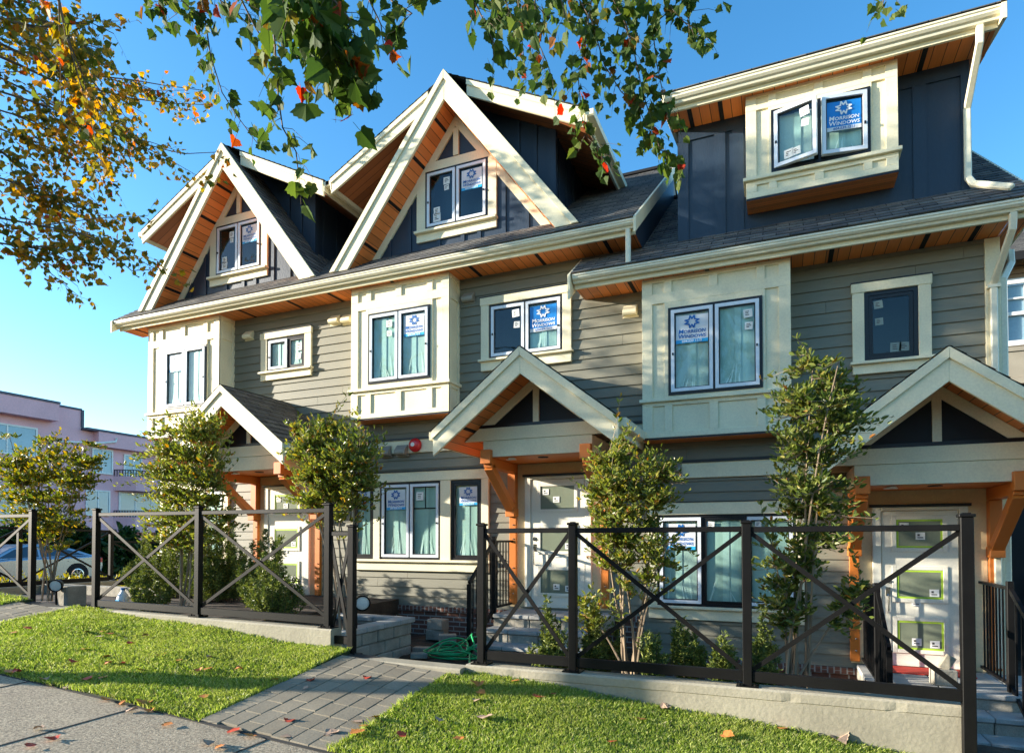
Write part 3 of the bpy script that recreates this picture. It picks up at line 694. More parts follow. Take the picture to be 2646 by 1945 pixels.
def verge(T, x0, x1, ze, ya, yb, h=.22, pitch=PITCH, y0=-.64, name='verge_board'):
    f = lambda y: ze+pitch*(y-y0)
    mb = MB(); mb.prism_x([(ya, f(ya)-h), (yb, f(yb)-h), (yb, f(yb)-.004), (ya, f(ya)-.004)], x0, x1)
    return mb.build(name, 'cream', T, bevel=.004)

ZE = 4.415; ZR = 2.97
# ---- unit 1 (far left)
W1 = (-8.93, -8.03, 3.145, 3.765)
g1a = (-11.25, -10.0, -.346, .96)
U1 = townhouse('leftmost grey townhouse, small sliding window upstairs and its gable farthest from the camera', -11.73, -6.95, -1.08, 4.25, [W1, g1a], (-9.24, -7.62, -1.05, 1.165), (1.45, 1.67), (-9.3, 0, -1.05))
brick_base(U1, -11.73, -6.95, -1.08, -1.9)
main_roof(U1, -12.42, -6.95, ZE, ZR)
gutter(U1, -12.40, -6.951, -.64, 4.24, 4.395)
soffit(U1, -12.40, -6.951, -.50, 0, 4.25, (-12.05, -9.25, -8.1, -7.2))
verge(U1, -12.46, -12.421, ZE, -.66, ZR, .24)
bay(U1, -11.73, -9.79, 2.03, 4.249, (-11.247, -10.107, 2.56, 3.73), 2.51)
window(U1, -11.247, -10.107, 2.56, 3.73, -.365, [dict(a=0, b=.5, film='w', stick='w', hinge='l'), dict(a=.5, b=1, film='w', hinge='r')])
gable(U1, -9.70)
w = window(U1, *W1, -.012, [dict(a=0, b=.55, film='w', papers=[]), dict(a=.55, b=1, kind='black', film='w', papers=[(.7, .70, .07), (.65, .35, .06)])]); casing(w, *W1, -.02, .15, .12, .125)
w = window(U1, *g1a, -.012, [dict(a=0, b=.5, hinge='l'), dict(a=.5, b=1, hinge='r')]); casing(w, *g1a, -.02, .12, .17, .13)
porch(U1, -8.43, .005, -1.05)
door(U1, -8.86, -8.00, -1.03, .92, True)
vent_hood(U1, -9.40, 3.91); vent_hood(U1, -7.36, 3.93); vent_hood(U1, -7.09, 3.91)
cb = MB(); cb.box(-11.78, -11.70, -.035, .10, -1.08, 4.24); cb.build('corner_board', 'cream', U1, bevel=.004)
# ---- unit 2 (middle)
W2 = (-4.30, -3.06, 2.87, 3.745)
ga = (-6.93, -6.50, -.346, .96); gb = (-6.37, -5.18, -.346, .96); gc = (-4.99, -4.43, -.346, .95)
U2 = townhouse('middle grey townhouse, red alarm bell left of its porch, between two lookalikes', -6.95, -1.85, -1.113, 4.25, [W2, ga, gb, gc], (-3.95, -2.33, -1.06, 1.165), (1.45, 1.67), (-4.4, 0, -1.1))
brick_base(U2, -6.95, -1.85, -1.113, -1.75)
main_roof(U2, -6.95, -1.84, ZE, ZR, 5.47)
gutter(U2, -6.949, -1.845, -.64, 4.24, 4.395)
soffit(U2, -6.949, -1.845, -.50, 0, 4.25, (-5.9, -4.45, -3.35, -2.3))
verge(U2, -1.839, -1.80, ZE+.012, -.66, ZR, .22)
bay(U2, -6.743, -4.846, 2.024, 4.249, (-6.383, -5.186, 2.59, 3.777), 2.523)
window(U2, -6.383, -5.186, 2.59, 3.777, -.365, [dict(a=0, b=.5, papers=[(.72, .88, .055), (.72, .72, .045)], hinge='l'), dict(a=.5, b=1, stick='w', hinge='r')])
gable(U2, -4.915)
w = window(U2, *W2, -.012, [dict(a=0, b=.5, film='n', papers=[(.78, .86, .06), (.82, .60, .05)], hinge='l'), dict(a=.5, b=1, stick='b', hinge='r', sw=.93, sx=.04)]); casing(w, *W2, -.02, .14, .125, .145)
window(U2, *ga, -.012, [dict(a=0, b=1, kind='black', stick='w')])
wm = window(U2, *gb, -.012, [dict(a=0, b=.5, stick='w', hinge='l'), dict(a=.5, b=1, papers=[(.28, .86, .07)], muntin=True, hinge='r')])
window(U2, *gc, -.012, [dict(a=0, b=1, kind='black', stick='w', sw=.78, sx=.2)])
cs = MB(); t = -.062; zt, zb_ = .965, -.346
for a, b in ((-6.50, -6.37), (-5.18, -4.99), (-4.43, -4.30), (-7.0+.06, -6.93)): cs.box(a, b, t, -.016, zb_, zt)
cs.box(-6.94, -4.28, t-.01, -.016, zt, zt+.16); cs.box(-6.94, -4.30, t, -.016, zb_-.19, zb_-.04); cs.build('casing', 'cream', wm, bevel=.004)
sl = MB(); sl.box(-6.94, -4.26, -.12, -.016, zb_-.04, zb_); sl.build('sill', 'cream', wm, bevel=.004)
fl = MB(); fl.box(-6.94, -4.27, -.085, -.016, zt+.161, zt+.185); fl.build('flashing', 'frame_black', wm)
porch(U2, -3.142, 0, -1.06)
door(U2, -3.578, -2.716, -1.05, .91, False)
vent_hood(U2, -4.67, 3.93, m='vent_taupe'); vent_hood(U2, -2.02, 3.34)
for X in (-6.24, -5.91): vent_hood(U2, X, 1.50, -.05, .105, 'vent_taupe')
al = MB(); al.lathe([(.115, -.055), (.118, -.075), (.105, -.11), (.07, -.135), (.02, -.145)], (-5.654, 0, 1.572), 'y', 24); al.cur = 1; al.lathe([(.035, -.152), (.035, -.1345)], (-5.66, 0, 1.575), 'y', 14); al.build('alarm_bell', ['red_bell', 'white_plastic'], U2)
downspout(U2, [(-1.93, -.565, 4.27), (-1.93, -.565, 3.80)], w=.07)
pw = MB(); f3 = lambda y: 3.775+PITCH*(y+.64); f2 = lambda y: ZE+PITCH*(y+.64)
pw.poly([(-1.846, 0, 3.5), (-1.846, ZR, f3(ZR)-.1), (-1.846, ZR, f2(ZR)-.2), (-1.846, 0, f2(0)-.15)]); pw.poly([(-1.846, -.5, 4.24), (-1.846, 0, 4.24), (-1.846, 0, f2(0)-.1), (-1.846, -.5, f2(-.5)-.1)]); pw.build('party_wall', 'navy', U2)
# ---- unit 3 (right)
W3 = (.985, 1.575, 2.25, 3.14); gd = (-1.647, .169, -.94, .34)
U3 = townhouse('right-hand grey townhouse with a dark flat-fronted dormer, open casements and a tall corner downspout', -1.85, 2.40, -1.64, 3.62, [W3, gd], (.80, 2.42-.17, -1.58, .605), (.853, 1.068), (.2, 0, -1.6))
brick_base(U3, -1.85, 2.40, -1.64, -2.3)
ze3 = 3.775
main_roof(U3, -1.84, 2.62, ze3, ZR, 11)
pr = MB(); shingles(pr, (-2.74, -.64, ze3), (-1.841, -.64, ze3), (0, 1, PITCH), .62*math.hypot(1, PITCH), u0=10.1); pr.build('eave_roof', 'shingle', U3)
gutter(U3, -2.72, 2.62, -.64, 3.600, 3.755)
soffit(U3, -2.72, 2.40, -.50, 0, 3.61, (-1.95, -.9, .60, 1.62, 2.12))
soffit(U3, 2.402, 2.62, -.50, 2.6, 3.61, (), 'side_soffit')
verge(U3, -2.78, -2.741, ze3, -.67, -.02, .36); verge(U3, 2.621, 2.66, ze3, -.66, ZR, .22)
sg = MB(); sg.box(2.60, 2.62, -.5, 2.6, 3.60, 3.74); sg.build('side_fascia', 'cream', U3)
bay(U3, -1.78, .124, 1.395, 3.609, (-1.42, -.215, 1.965, 3.168), 1.93)
window(U3, -1.42, -.215, 1.965, 3.168, -.365, [dict(a=0, b=.5, stick='w', hinge='l', sw=.92, sx=.04), dict(a=.5, b=1, papers=[(.80, .88, .055), (.82, .72, .05)], hinge='r')])
w = window(U3, *W3, -.012, [dict(a=0, b=1, kind='black', film='n', dim=1, papers=[(.18, .88, .05), (.2, .58, .045), (.62, .10, .06), (.84, .10, .055)])], fw=.05); casing(w, *W3, -.02, .135, .12, .12)
w = window(U3, *gd, -.012, [dict(a=0, b=.342, stick='w', hinge='l'), dict(a=.342, b=.658, kind='black', papers=[(.14, .93, .05)]), dict(a=.658, b=1, hinge='r', papers=[(.2, .95, .04)])]); casing(w, *gd, -.02, .12, .17, .15)
porch(U3, 1.575, -.563, -1.59)
door(U3, 1.147, 1.955, -1.57, .345, True)
vent_hood(U3, .60-2.0+.02, 1.0, -.05, .08, 'vent_taupe')
dw = MB(); panel(dw, -1.32, 2.14, 4.18, 5.845, [(-.09, 1.04, 4.755, 5.57)])
for X in (-1.26, -.76, -.52, 1.62): dw.box(X-.075, X+.075, -.020, -.0005, 4.2, 5.66)
dw.box(-1.32, 2.14, -.022, -.0005, 5.66, 5.845); dw.box(2.05, 2.14, -.024, -.0005, 4.2, 5.659)
dw.poly([(-1.32, 3, 5.0), (-1.32, 0, 4.18), (-1.32, 0, 5.845), (-1.32, 3, 6.4)]); dw.poly([(2.14, 0, 4.18), (2.14, 3, 5.0), (2.14, 3, 6.4), (2.14, 0, 5.845)])
SD = dw.build('shed_dormer', 'navy', U3)
sr = MB(); shingles(sr, (-1.43, -.655, 5.995), (2.33, -.655, 5.995), (0, 1, .2), 3.9); sr.build('shed_roof', 'shingle', SD)
gutter(SD, -1.40, 2.30, -.64, 5.815, 5.985, fh=.02)
sf = MB(); sf.poly([(-1.40, -.5, 5.835), (-1.40, 0, 5.835), (2.30, 0, 5.835), (2.30, -.5, 5.835)], [(0, 0), (0, .5), (3.7, .5), (3.7, 0)]); sf.poly([(2.141, 0, 5.835), (2.141, 2.6, 6.3), (2.30, 2.6, 6.3), (2.30, 0, 5.835)], [(0, 0), (2.6, 0), (2.6, .2), (0, .2)]); sf.build('soffit', 'cedar', SD)
for X in (-1.12, -.72, 1.62):
    sv = MB(); sv.box(X-.028, X+.028, -.49, -.01, 5.829, 5.834); sv.build('soffit_vent', 'black_vent', SD)
for a, b in ((-1.45, -1.401), (2.301, 2.35)): verge(SD, a, b, 5.985, -.665, 3.1, .19, .2, -.655)
cp = MB()
for X in (-1.425, 2.325): cp.box(X-.03, X+.03, -.70, -.55, 5.996, 6.012)
cp.build('gutter_cap', 'frame_black', SD)
bay(U3, -.40, 1.335, 4.47, 5.834, (-.09, 1.04, 4.755, 5.57), 4.735, ht=.055, hr=.07)
window(U3, -.09, 1.04, 4.755, 5.57, -.365, [dict(a=0, b=.5, open=-R(17), hinge='l', papers=[(.76, .86, .055), (.78, .64, .045), (.3, .14, .055), (.52, .14, .05)]), dict(a=.5, b=1, open=R(9), hinge='r', stick='b', sw=.96, sx=.02)])
downspout(U3, [(2.12, -.565, 5.83), (2.12, -.545, 5.66), (2.10, -.07, 5.20), (2.10, -.07, 4.36), (2.14, -.12, 4.25), (2.40, -.50, 3.96)])
downspout(U3, [(2.40, -.565, 3.62), (2.40, -.53, 3.47), (2.335, -.075, 3.02), (2.335, -.075, -1.5)])
downspout(U3, [(2.66, .5, 3.6), (2.64, .4, 3.42), (2.455, .03, 3.10), (2.455, .03, -1.5)])
db = MB()
for zz in (3.0, 1.2): db.box(2.27, 2.40, -.11, -.03, zz-.02, zz+.02)
db.build('downspout_strap', 'gutter', U3)
cb = MB(); cb.box(2.264, 2.415, -.036, .12, -1.64, 3.60); cb.build('corner_board', 'cream', U3, bevel=.004)

# ------------------------------------------------------------------ ground
def lerp(a, b, t): return a+(b-a)*t
def zw(x):      # lawn height along the kerb wall (y = -3.75)
    if x <= -4.2: return -1.43-.0613*x
    if x >= -2.4: return -1.505-.087*x
    return lerp(-1.43+.0613*4.2, -1.505+.087*2.4, (x+4.2)/1.8)
zs_ = lambda x: -1.66-.0618*x   # pavement edge (y = -5.6)
def zl(x, y):
    t = (y+5.6)/1.85
    return lerp(zs_(x), zw(x), t) if t > 0 else zs_(x)+.02*(y+5.6)
def sheet(name, x0, x1, y0, y1, f, mat, step=.25, kindv='structure', skirt=.25):
    nx = max(2, int((x1-x0)/step)+1); ny = max(2, int((y1-y0)/step)+1)
    X = np.linspace(x0, x1, nx); Y = np.linspace(y0, y1, ny)
    v = [(x, y, f(x, y)) for y in Y for x in X]; q = [(j*nx+i, j*nx+i+1, (j+1)*nx+i+1, (j+1)*nx+i) for j in range(ny-1) for i in range(nx-1)]
    n = len(v); rim = [i for i in range(nx)]+[j*nx+nx-1 for j in range(1, ny)]+[(ny-1)*nx+i for i in range(nx-2, -1, -1)]+[j*nx for j in range(ny-2, 0, -1)]
    v += [(v[i][0], v[i][1], v[i][2]-skirt) for i in rim]; m = len(rim)
    q += [(rim[(k+1) % m], rim[k], n+k, n+(k+1) % m) for k in range(m)]
    return kind(np_mesh(name, np.array(v), np.array(q), mat, smooth=False), kindv)
bump2 = lambda x, y: .012*math.sin(3.1*x+1.3*y)+.010*math.sin(5.3*y-2.2*x+1)
PL0, PL1 = -4.16, -2.93            # the middle path
QL0, QL1 = -9.55, -8.60            # the path to the leftmost house
sheet('ground', -900, 900, -900, 900, lambda x, y: -2.75, 'far_ground', 200, skirt=1)
sheet('lawn', PL1+.01, 7.5, -5.6, -3.69, lambda x, y: zl(x, y)+bump2(x, y), 'lawn_soil')
sheet('lawn', QL1+.01, PL0-.01, -5.6, -3.69, lambda x, y: zl(x, y)+bump2(x, y), 'lawn_soil')
sheet('lawn', -16, QL0-.01, -5.6, -3.69, lambda x, y: zl(x, y)+bump2(x, y), 'lawn_soil')
sheet('pavement', -30, 12, -7.35, -5.612, lambda x, y: zl(x, y)-.008, 'aggregate', .5)
sheet('boulevard', -30, 12, -9.6, -7.36, lambda x, y: zs_(x)-.04-.03*(-7.36-y), 'lawn_soil', .5)
sheet('road', -40, 40, -17, -9.65, lambda x, y: zs_(x)-.26, 'asphalt', 1.)
sheet('yard', -13.0, -6.0, -3.60, -.02, lambda x, y: -1.02+.05*bump2(x*3, y*3)*8, 'soil', .12)
sheet('yard', -5.99, -1.95, -3.60, -.02, lambda x, y: -1.58+1.2*bump2(x*4, y*4), 'soil', .08)
sheet('yard', -1.94, 6, -3.60, 6, lambda x, y: -1.95+.8*bump2(x*3, y*3), 'soil', .15)
sheet('side_street', -34, -19, -60, 90, lambda x, y: -1.60, 'asphalt', 3)
# joints cut across the pavement
jm = MB()
for X in (-9.1, -7.7, -6.25, -4.84, -3.45, -2.05, -.65):
    p, q = (X-.02, -7.3), (X, -5.63); jm.bar((p[0], p[1], zl(*p)-.0095), (q[0], q[1], zl(*q)-.0095), .016, .012)
jm.bar((-16, -5.606, zs_(-16)-.012), (7, -5.606, zs_(7)-.012), .05, .02)
kind(jm.build('pavement_joints', 'mortar_line'), 'structure')
def pavers(x0, x1, y0, y1, cols, ln, name, seed):
    r = random.Random(seed); v = []; q = []; w = (x1-x0)/cols; g = .004
    for c in range(cols):
        y = y0-r.uniform(0, ln)
        while y < y1:
            a, b = max(y, y0)+g, min(y+ln, y1)-g
            if b-a > .03:
                xa, xb = x0+c*w+g, x0+(c+1)*w-g; dz = r.uniform(-.0015, .0015)+.008; tl = r.uniform(-.0015, .0015); e = .004
                top = [(xa+e, a+e), (xb-e, a+e), (xb-e, b-e), (xa+e, b-e)]; bot = [(xa, a), (xb, a), (xb, b), (xa, b)]
                i = len(v)
                for k, (X, Y) in enumerate(top): v.append((X, Y, zl(X, Y)+dz+(tl if k in (1, 2) else -tl)))
                for X, Y in bot: v.append((X, Y, zl(X, Y)+dz-.007))
                for X, Y in bot: v.append((X, Y, zl(X, Y)-.05))
                q.append((i, i+1, i+2, i+3))
                for k in range(4): q.append((i+4+k, i+4+(k+1) % 4, i+(k+1) % 4, i+k)); q.append((i+8+k, i+8+(k+1) % 4, i+4+(k+1) % 4, i+4+k))
            y += ln
    return kind(np_mesh(name, np.array(v), np.array(q), 'paver'), 'structure')
pavers(PL0, PL1, -5.6, -3.88, 7, .235, 'path', 3)
pavers(QL0, QL1, -5.6, -3.88, 6, .235, 'path', 4)
for a, b in ((PL0, PL1), (QL0, QL1)): sheet('path_bed', a, b, -5.6, -3.7, lambda x, y: zl(x, y)-.022, 'mortar_line')
# grass blades, one sheet of stuff per lawn
def grass(x0, x1, y0, y1, n, seed):
    g = np.random.default_rng(seed); x = g.uniform(x0, x1, n); y = g.uniform(y0, y1, n)
    cl = np.sin(x*9+np.sin(y*7))*np.sin(y*11+np.sin(x*5))          # tufts
    h = (.026+.022*g.random(n))*(1+.15*cl); w = .0028+.0022*g.random(n)
    edge = np.minimum(np.minimum(x-x0, x1-x), np.minimum(y-y0, y1-y)); h *= np.where(edge < .05, 1.25, 1)
    t = np.clip((y+5.6)/1.85, 0, 1); ZW = np.where(x <= -4.2, -1.43-.0613*x, np.where(x >= -2.4, -1.505-.087*x, np.interp(x, [-4.2, -2.4], [-1.43+.0613*4.2, -1.505+.087*2.4])))
    z = (-1.66-.0618*x)*(1-t)+ZW*t+.012*np.sin(3.1*x+1.3*y)+.010*np.sin(5.3*y-2.2*x+1)-.004
    a = g.uniform(0, 2*np.pi, n); lean = g.uniform(.15, 1.1, n)*h; la = g.uniform(0, 2*np.pi, n)
    dx, dy = np.cos(a)*w, np.sin(a)*w; lx, ly = np.cos(la)*lean, np.sin(la)*lean
    V = np.empty((n, 5, 3)); V[:, 0] = np.c_[x-dx, y-dy, z]; V[:, 1] = np.c_[x+dx, y+dy, z]
    V[:, 2] = np.c_[x+dx*.8+lx*.4, y+dy*.8+ly*.4, z+h*.62]; V[:, 3] = np.c_[x+lx, y+ly, z+h]; V[:, 4] = np.c_[x-dx*.8+lx*.4, y-dy*.8+ly*.4, z+h*.62]
    F = (np.arange(n)*5)[:, None]+np.arange(5)[None]
    return kind(np_mesh('grass', V.reshape(-1, 3), F, 'grass_blade'), 'stuff', 'short green lawn grass beside the paved path')
grass(QL1+.0, PL0+.0, -5.62, -3.74, 62000, 1)
grass(PL1+.0, 1.9, -5.62, -3.74, 78000, 2)
grass(-11.5, QL0, -5.6, -3.74, 12000, 3)
# ------------------------------------------------------------------ kerb walls, steps, planters
YF = -3.68
def kerb(label, x0, x1, zt0, zt1, zb, y0=YF-.085, y1=YF+.10, lip=0, chip=.3):
    mb = MB(); n = max(2, int((x1-x0)/.07)); r = random.Random(int(x0*10)); e = .016
    prof = []
    for i in range(n+1):
        x = lerp(x0, x1, i/n); z = lerp(zt0, zt1, i/n); j = r.uniform(-.004, .004)
        c = .02*max(0, r.random()-.86)/.14*chip; l = .007*lip; prof.append([(x, y0+l, zb), (x, y0+l, z-.086+j*.4), (x, y0+c*.5, z-.080+j*.4+c*.5), (x, y0+c*.3, z-e), (x, y0+e, z), (x, y1-e, z), (x, y1, z-e), (x, y1, zb)])
    for a, b in zip(prof[:-1], prof[1:]):
        for k in range(7): mb.poly([a[k], b[k], b[k+1], a[k+1]])
    mb.poly(prof[0][::-1]); mb.poly(prof[-1])
    return tag(mb.build('concrete_kerb', 'concrete'), label, 'kerb')
kerb('low concrete kerb wall under the left black fence, lawn flush against it', -8.36, -4.40, -.905, -.955, -1.6)
kerb('tall concrete kerb wall with chipped rim under the right black fence', -2.80, 1.19, -1.20, -1.187, -2.2, lip=1, chip=1)
kerb('flat concrete threshold slab at the head of the middle path', -4.395, -2.805, -1.215, -1.225, -1.75, YF-.19, YF+.02)
kerb('concrete threshold at the head of the leftmost path', -9.75, -8.365, -.90, -.912, -1.6, YF-.19, YF+.06)
kerb('concrete kerb under the fence piece cut by the left edge', -13.2, -9.755, -.86, -.895, -1.6)
def steps(label, x0, x1, ytop, zs_list, ydepth, yback):
    T = thing('stone_steps', label, 'steps', ((x0+x1)/2, yback, zs_list[-1]-.17)); r = random.Random(int(x0*7))
    mb = MB(); cp = MB()
    for k, z in enumerate(zs_list):
        yf = ytop-k*ydepth; zb = zs_list[k+1]+.001 if k+1 < len(zs_list) else z-.30
        n = 4 if k else 3; xs = [x0]+sorted(x0+(x1-x0)*(i+r.uniform(-.12, .12))/n for i in range(1, n))+[x1]
        for a, b in zip(xs[:-1], xs[1:]): mb.box(a+.004, b-.004, yf+.025, yf+.2 if k else yback, zb-.02, z-.055)
        for a, b in zip(xs[:-1], xs[1:]): cp.box(a+.003, b-.003, yf, (yf+ydepth+.03) if k else yback, z-.054, z)
    mb.build('riser', 'stone_block', T, bevel=.012); cp.build('tread', 'stone_cap', T, bevel=.008)
    return T
steps('grey block steps up to the middle door, half hidden by a yew', -3.85, -2.25, -.88, [-1.08, -1.25, -1.42], .32, -.08)
steps('grey block steps at the right edge leading down from the door with green tape', .85, 2.85, -1.31, [-1.585, -1.75, -1.92, -2.09, -2.26], .30, -.08)
steps('block landing hidden behind plants at the leftmost door', -9.3, -7.5, -1.1, [-1.055, -1.2], .3, -.08)
# stone planter wall beside the sunken yard
pw = thing('stone_planter', 'low block planter wall with pale cap beside the sunken yard', 'planter wall', (-5.2, -2.4, -1.6))
b1 = MB(); r = random.Random(5)
for k in range(3):
    z0 = -1.62+.16*k
    for i in range(6):
        y = -3.5+.34*i+(.17 if k % 2 else 0)
        if y < -1.75: b1.box(-4.84+r.uniform(-.01, .01), -4.70+r.uniform(-.012, .012), y+.004, min(y+.335, -1.68), z0, z0+.155)
    for i in range(4):
        x = -5.9+.34*i-(.17 if k % 2 else 0); b1.box(x, min(x+.335, -4.845), -1.84+r.uniform(-.012, .012), -1.70, z0, z0+.155)
b1.build('wall', 'stone_block', pw, bevel=.014)
c1 = MB()
for i in range(5): c1.box(-4.90, -4.66, -3.5+.37*i+.003, -3.5+.37*(i+1)-.003, -1.142, -1.075)
for i in range(3): c1.box(-5.95+.36*i, -5.95+.36*(i+1)-.006, -1.86, -1.62, -1.142, -1.076)
c1.build('cap', 'stone_cap', pw, bevel=.010)
kind(sheet('planter_soil', -5.98, -4.85, -3.58, -1.87, lambda x, y: -1.16+.03*math.sin(9*x)*math.sin(8*y), 'soil', .1), 'structure')
kind(sheet('planter_soil', -1.93, 1.1, -3.57, -2.75, lambda x, y: -1.42+.03*math.sin(9*x)*math.sin(8*y), 'soil', .1), 'structure')
FL= [(-8.01,-4.66,'r'),(-7.92,-4.83,'o'),(-7.93,-4.67,'r'),(-7.4,-5.09,'t'),(-7.22,-4.47,'o'),(-7.07,-4.4,'o'),(-6.92,-4.43,'r'),(-6.92,-4.56,'t'),(-6.51,-4.31,'t'),(-6.62,-4.9,'o'),(-6.38,-4.55,'r'),(-5.25,-4.54,'t'),(-5.44,-4.73,'o'),(-6.2,-4.97,'o'),(-6.32,-5.18,'r'),(-5.72,-4.72,'r'),(-6.0,-5.08,'o'),(-5.86,-5.04,'r'),(-4.99,-4.81,'o'),(-4.75,-4.67,'o'),(-5.06,-4.86,'o'),(-5.54,-5.08,'o'),(-5.65,-5.37,'o'),(-6.57,-5.6,'o'),(-6.52,-5.59,'r'),(-5.93,-5.63,'t'),(-5.75,-5.61,'t'),(-5.75,-5.44,'r'),(-4.8,-5.58,'O'),(-4.66,-5.65,'o'),(-4.78,-5.73,'t'),(-5.18,-5.64,'o'),(-4.47,-5.31,'o'),(-4.22,-4.76,'o'),(-3.86,-4.76,'t'),(-3.95,-4.58,'r'),(-4.95,-6.31,'t'),(-4.68,-6.38,'r'),(-4.64,-6.52,'r'),(-4.25,-5.8,'o'),(-3.74,-5.65,'R'),(-3.58,-5.66,'o'),(-3.71,-5.9,'t'),(-3.59,-5.94,'o'),(-3.51,-5.35,'r'),(-3.35,-5.55,'t'),(-3.08,-5.38,'t'),(-4.97,-5.66,'o'),(-6.08,-5.59,'t'),(-2.54,-4.07,'O'),(-2.24,-3.85,'o'),(-2.39,-4.25,'o'),(-2.36,-4.42,'t'),(-1.91,-4.11,'R'),(-1.85,-4.0,'r'),(-2.15,-4.71,'T'),(-2.56,-5.22,'r'),(-2.17,-5.1,'o'),(-2.9,-5.33,'O'),(-2.9,-5.22,'o'),(-3.08,-5.37,'t'),(-3.02,-5.13,'t'),(-2.93,-5.07,'o'),(-2.44,-4.88,'t'),(-3.53,-4.33,'r'),(-1.15,-4.67,'r'),(-1.03,-4.16,'o'),(-0.38,-4.15,'O'),(0.4,-3.77,'T'),(-0.02,-3.65,'o'),(-0.9,-3.71,'t')]
LB= [[[-9.6,-4.18,5.99],[-9.17,-3.81,5.9],[-8.72,-3.44,5.7],[-8.35,-3.1,5.62],[-8.16,-2.83,5.62],[-8.06,-2.61,5.66],[-7.68,-2.27,5.79]],[[-9.97,-3.27,7.04],[-9.97,-2.87,7.22],[-9.62,-2.32,7.41],[-9.47,-1.85,7.59],[-9.02,-1.25,7.75]],[[-9.78,-3.19,6.77],[-9.74,-2.77,6.98],[-9.62,-2.31,7.11],[-9.37,-1.8,7.29],[-9.08,-1.27,7.52]],[[-9.82,-4.27,5.57],[-9.71,-4.11,5.55],[-9.31,-3.83,5.41],[-9.06,-3.61,5.29],[-8.79,-3.38,5.14],[-8.78,-3.27,4.99]],[[-9.25,-4.55,5.07],[-9.26,-4.34,5.01],[-9.23,-4.11,4.89],[-9.21,-3.88,4.79],[-9.07,-3.6,4.61],[-8.81,-3.27,4.41]],[[-8.78,-4.87,3.84],[-8.64,-4.66,3.86],[-8.34,-4.37,3.84],[-8.12,-4.12,3.84],[-7.98,-3.91,3.79],[-7.89,-3.71,3.62],[-7.86,-3.54,3.53],[-7.71,-3.32,3.61]],[[-5.77,-5.78,4.83],[-5.85,-5.63,4.49],[-5.86,-5.45,4.23],[-5.86,-5.26,4.01]],[[-10.39,-4.0,6.99],[-10.53,-3.7,7.2],[-10.22,-3.21,7.38],[-10.1,-2.79,7.46]],[[-8.78,-4.87,3.57],[-8.67,-4.64,3.57],[-8.39,-4.34,3.57],[-8.23,-4.09,3.5]],[[-8.66,-4.87,6.21],[-8.6,-4.71,6.25],[-8.33,-4.46,6.25],[-7.84,-4.12,6.4],[-7.7,-3.93,6.36]],[[-9.81,-4.3,7.22],[-9.87,-4.05,7.32],[-9.73,-3.72,7.06],[-9.34,-3.27,6.42],[-8.92,-2.81,6.1]],[[-10.4,-3.99,6.67],[-10.08,-3.58,6.52],[-9.79,-3.18,6.29],[-9.4,-2.74,5.9],[-9.12,-2.34,5.98]],[[-10.4,-3.98,6.15],[-10.17,-3.52,6.18],[-9.9,-3.04,6.05],[-9.58,-2.54,6.12]],[[-9.13,-4.55,6.96],[-9.07,-4.16,6.96],[-8.92,-3.73,6.8],[-8.76,-3.3,6.93]],[[-9.25,-4.55,4.61],[-9.25,-4.19,4.68],[-9.22,-3.81,4.62],[-9.16,-3.42,4.6]]]
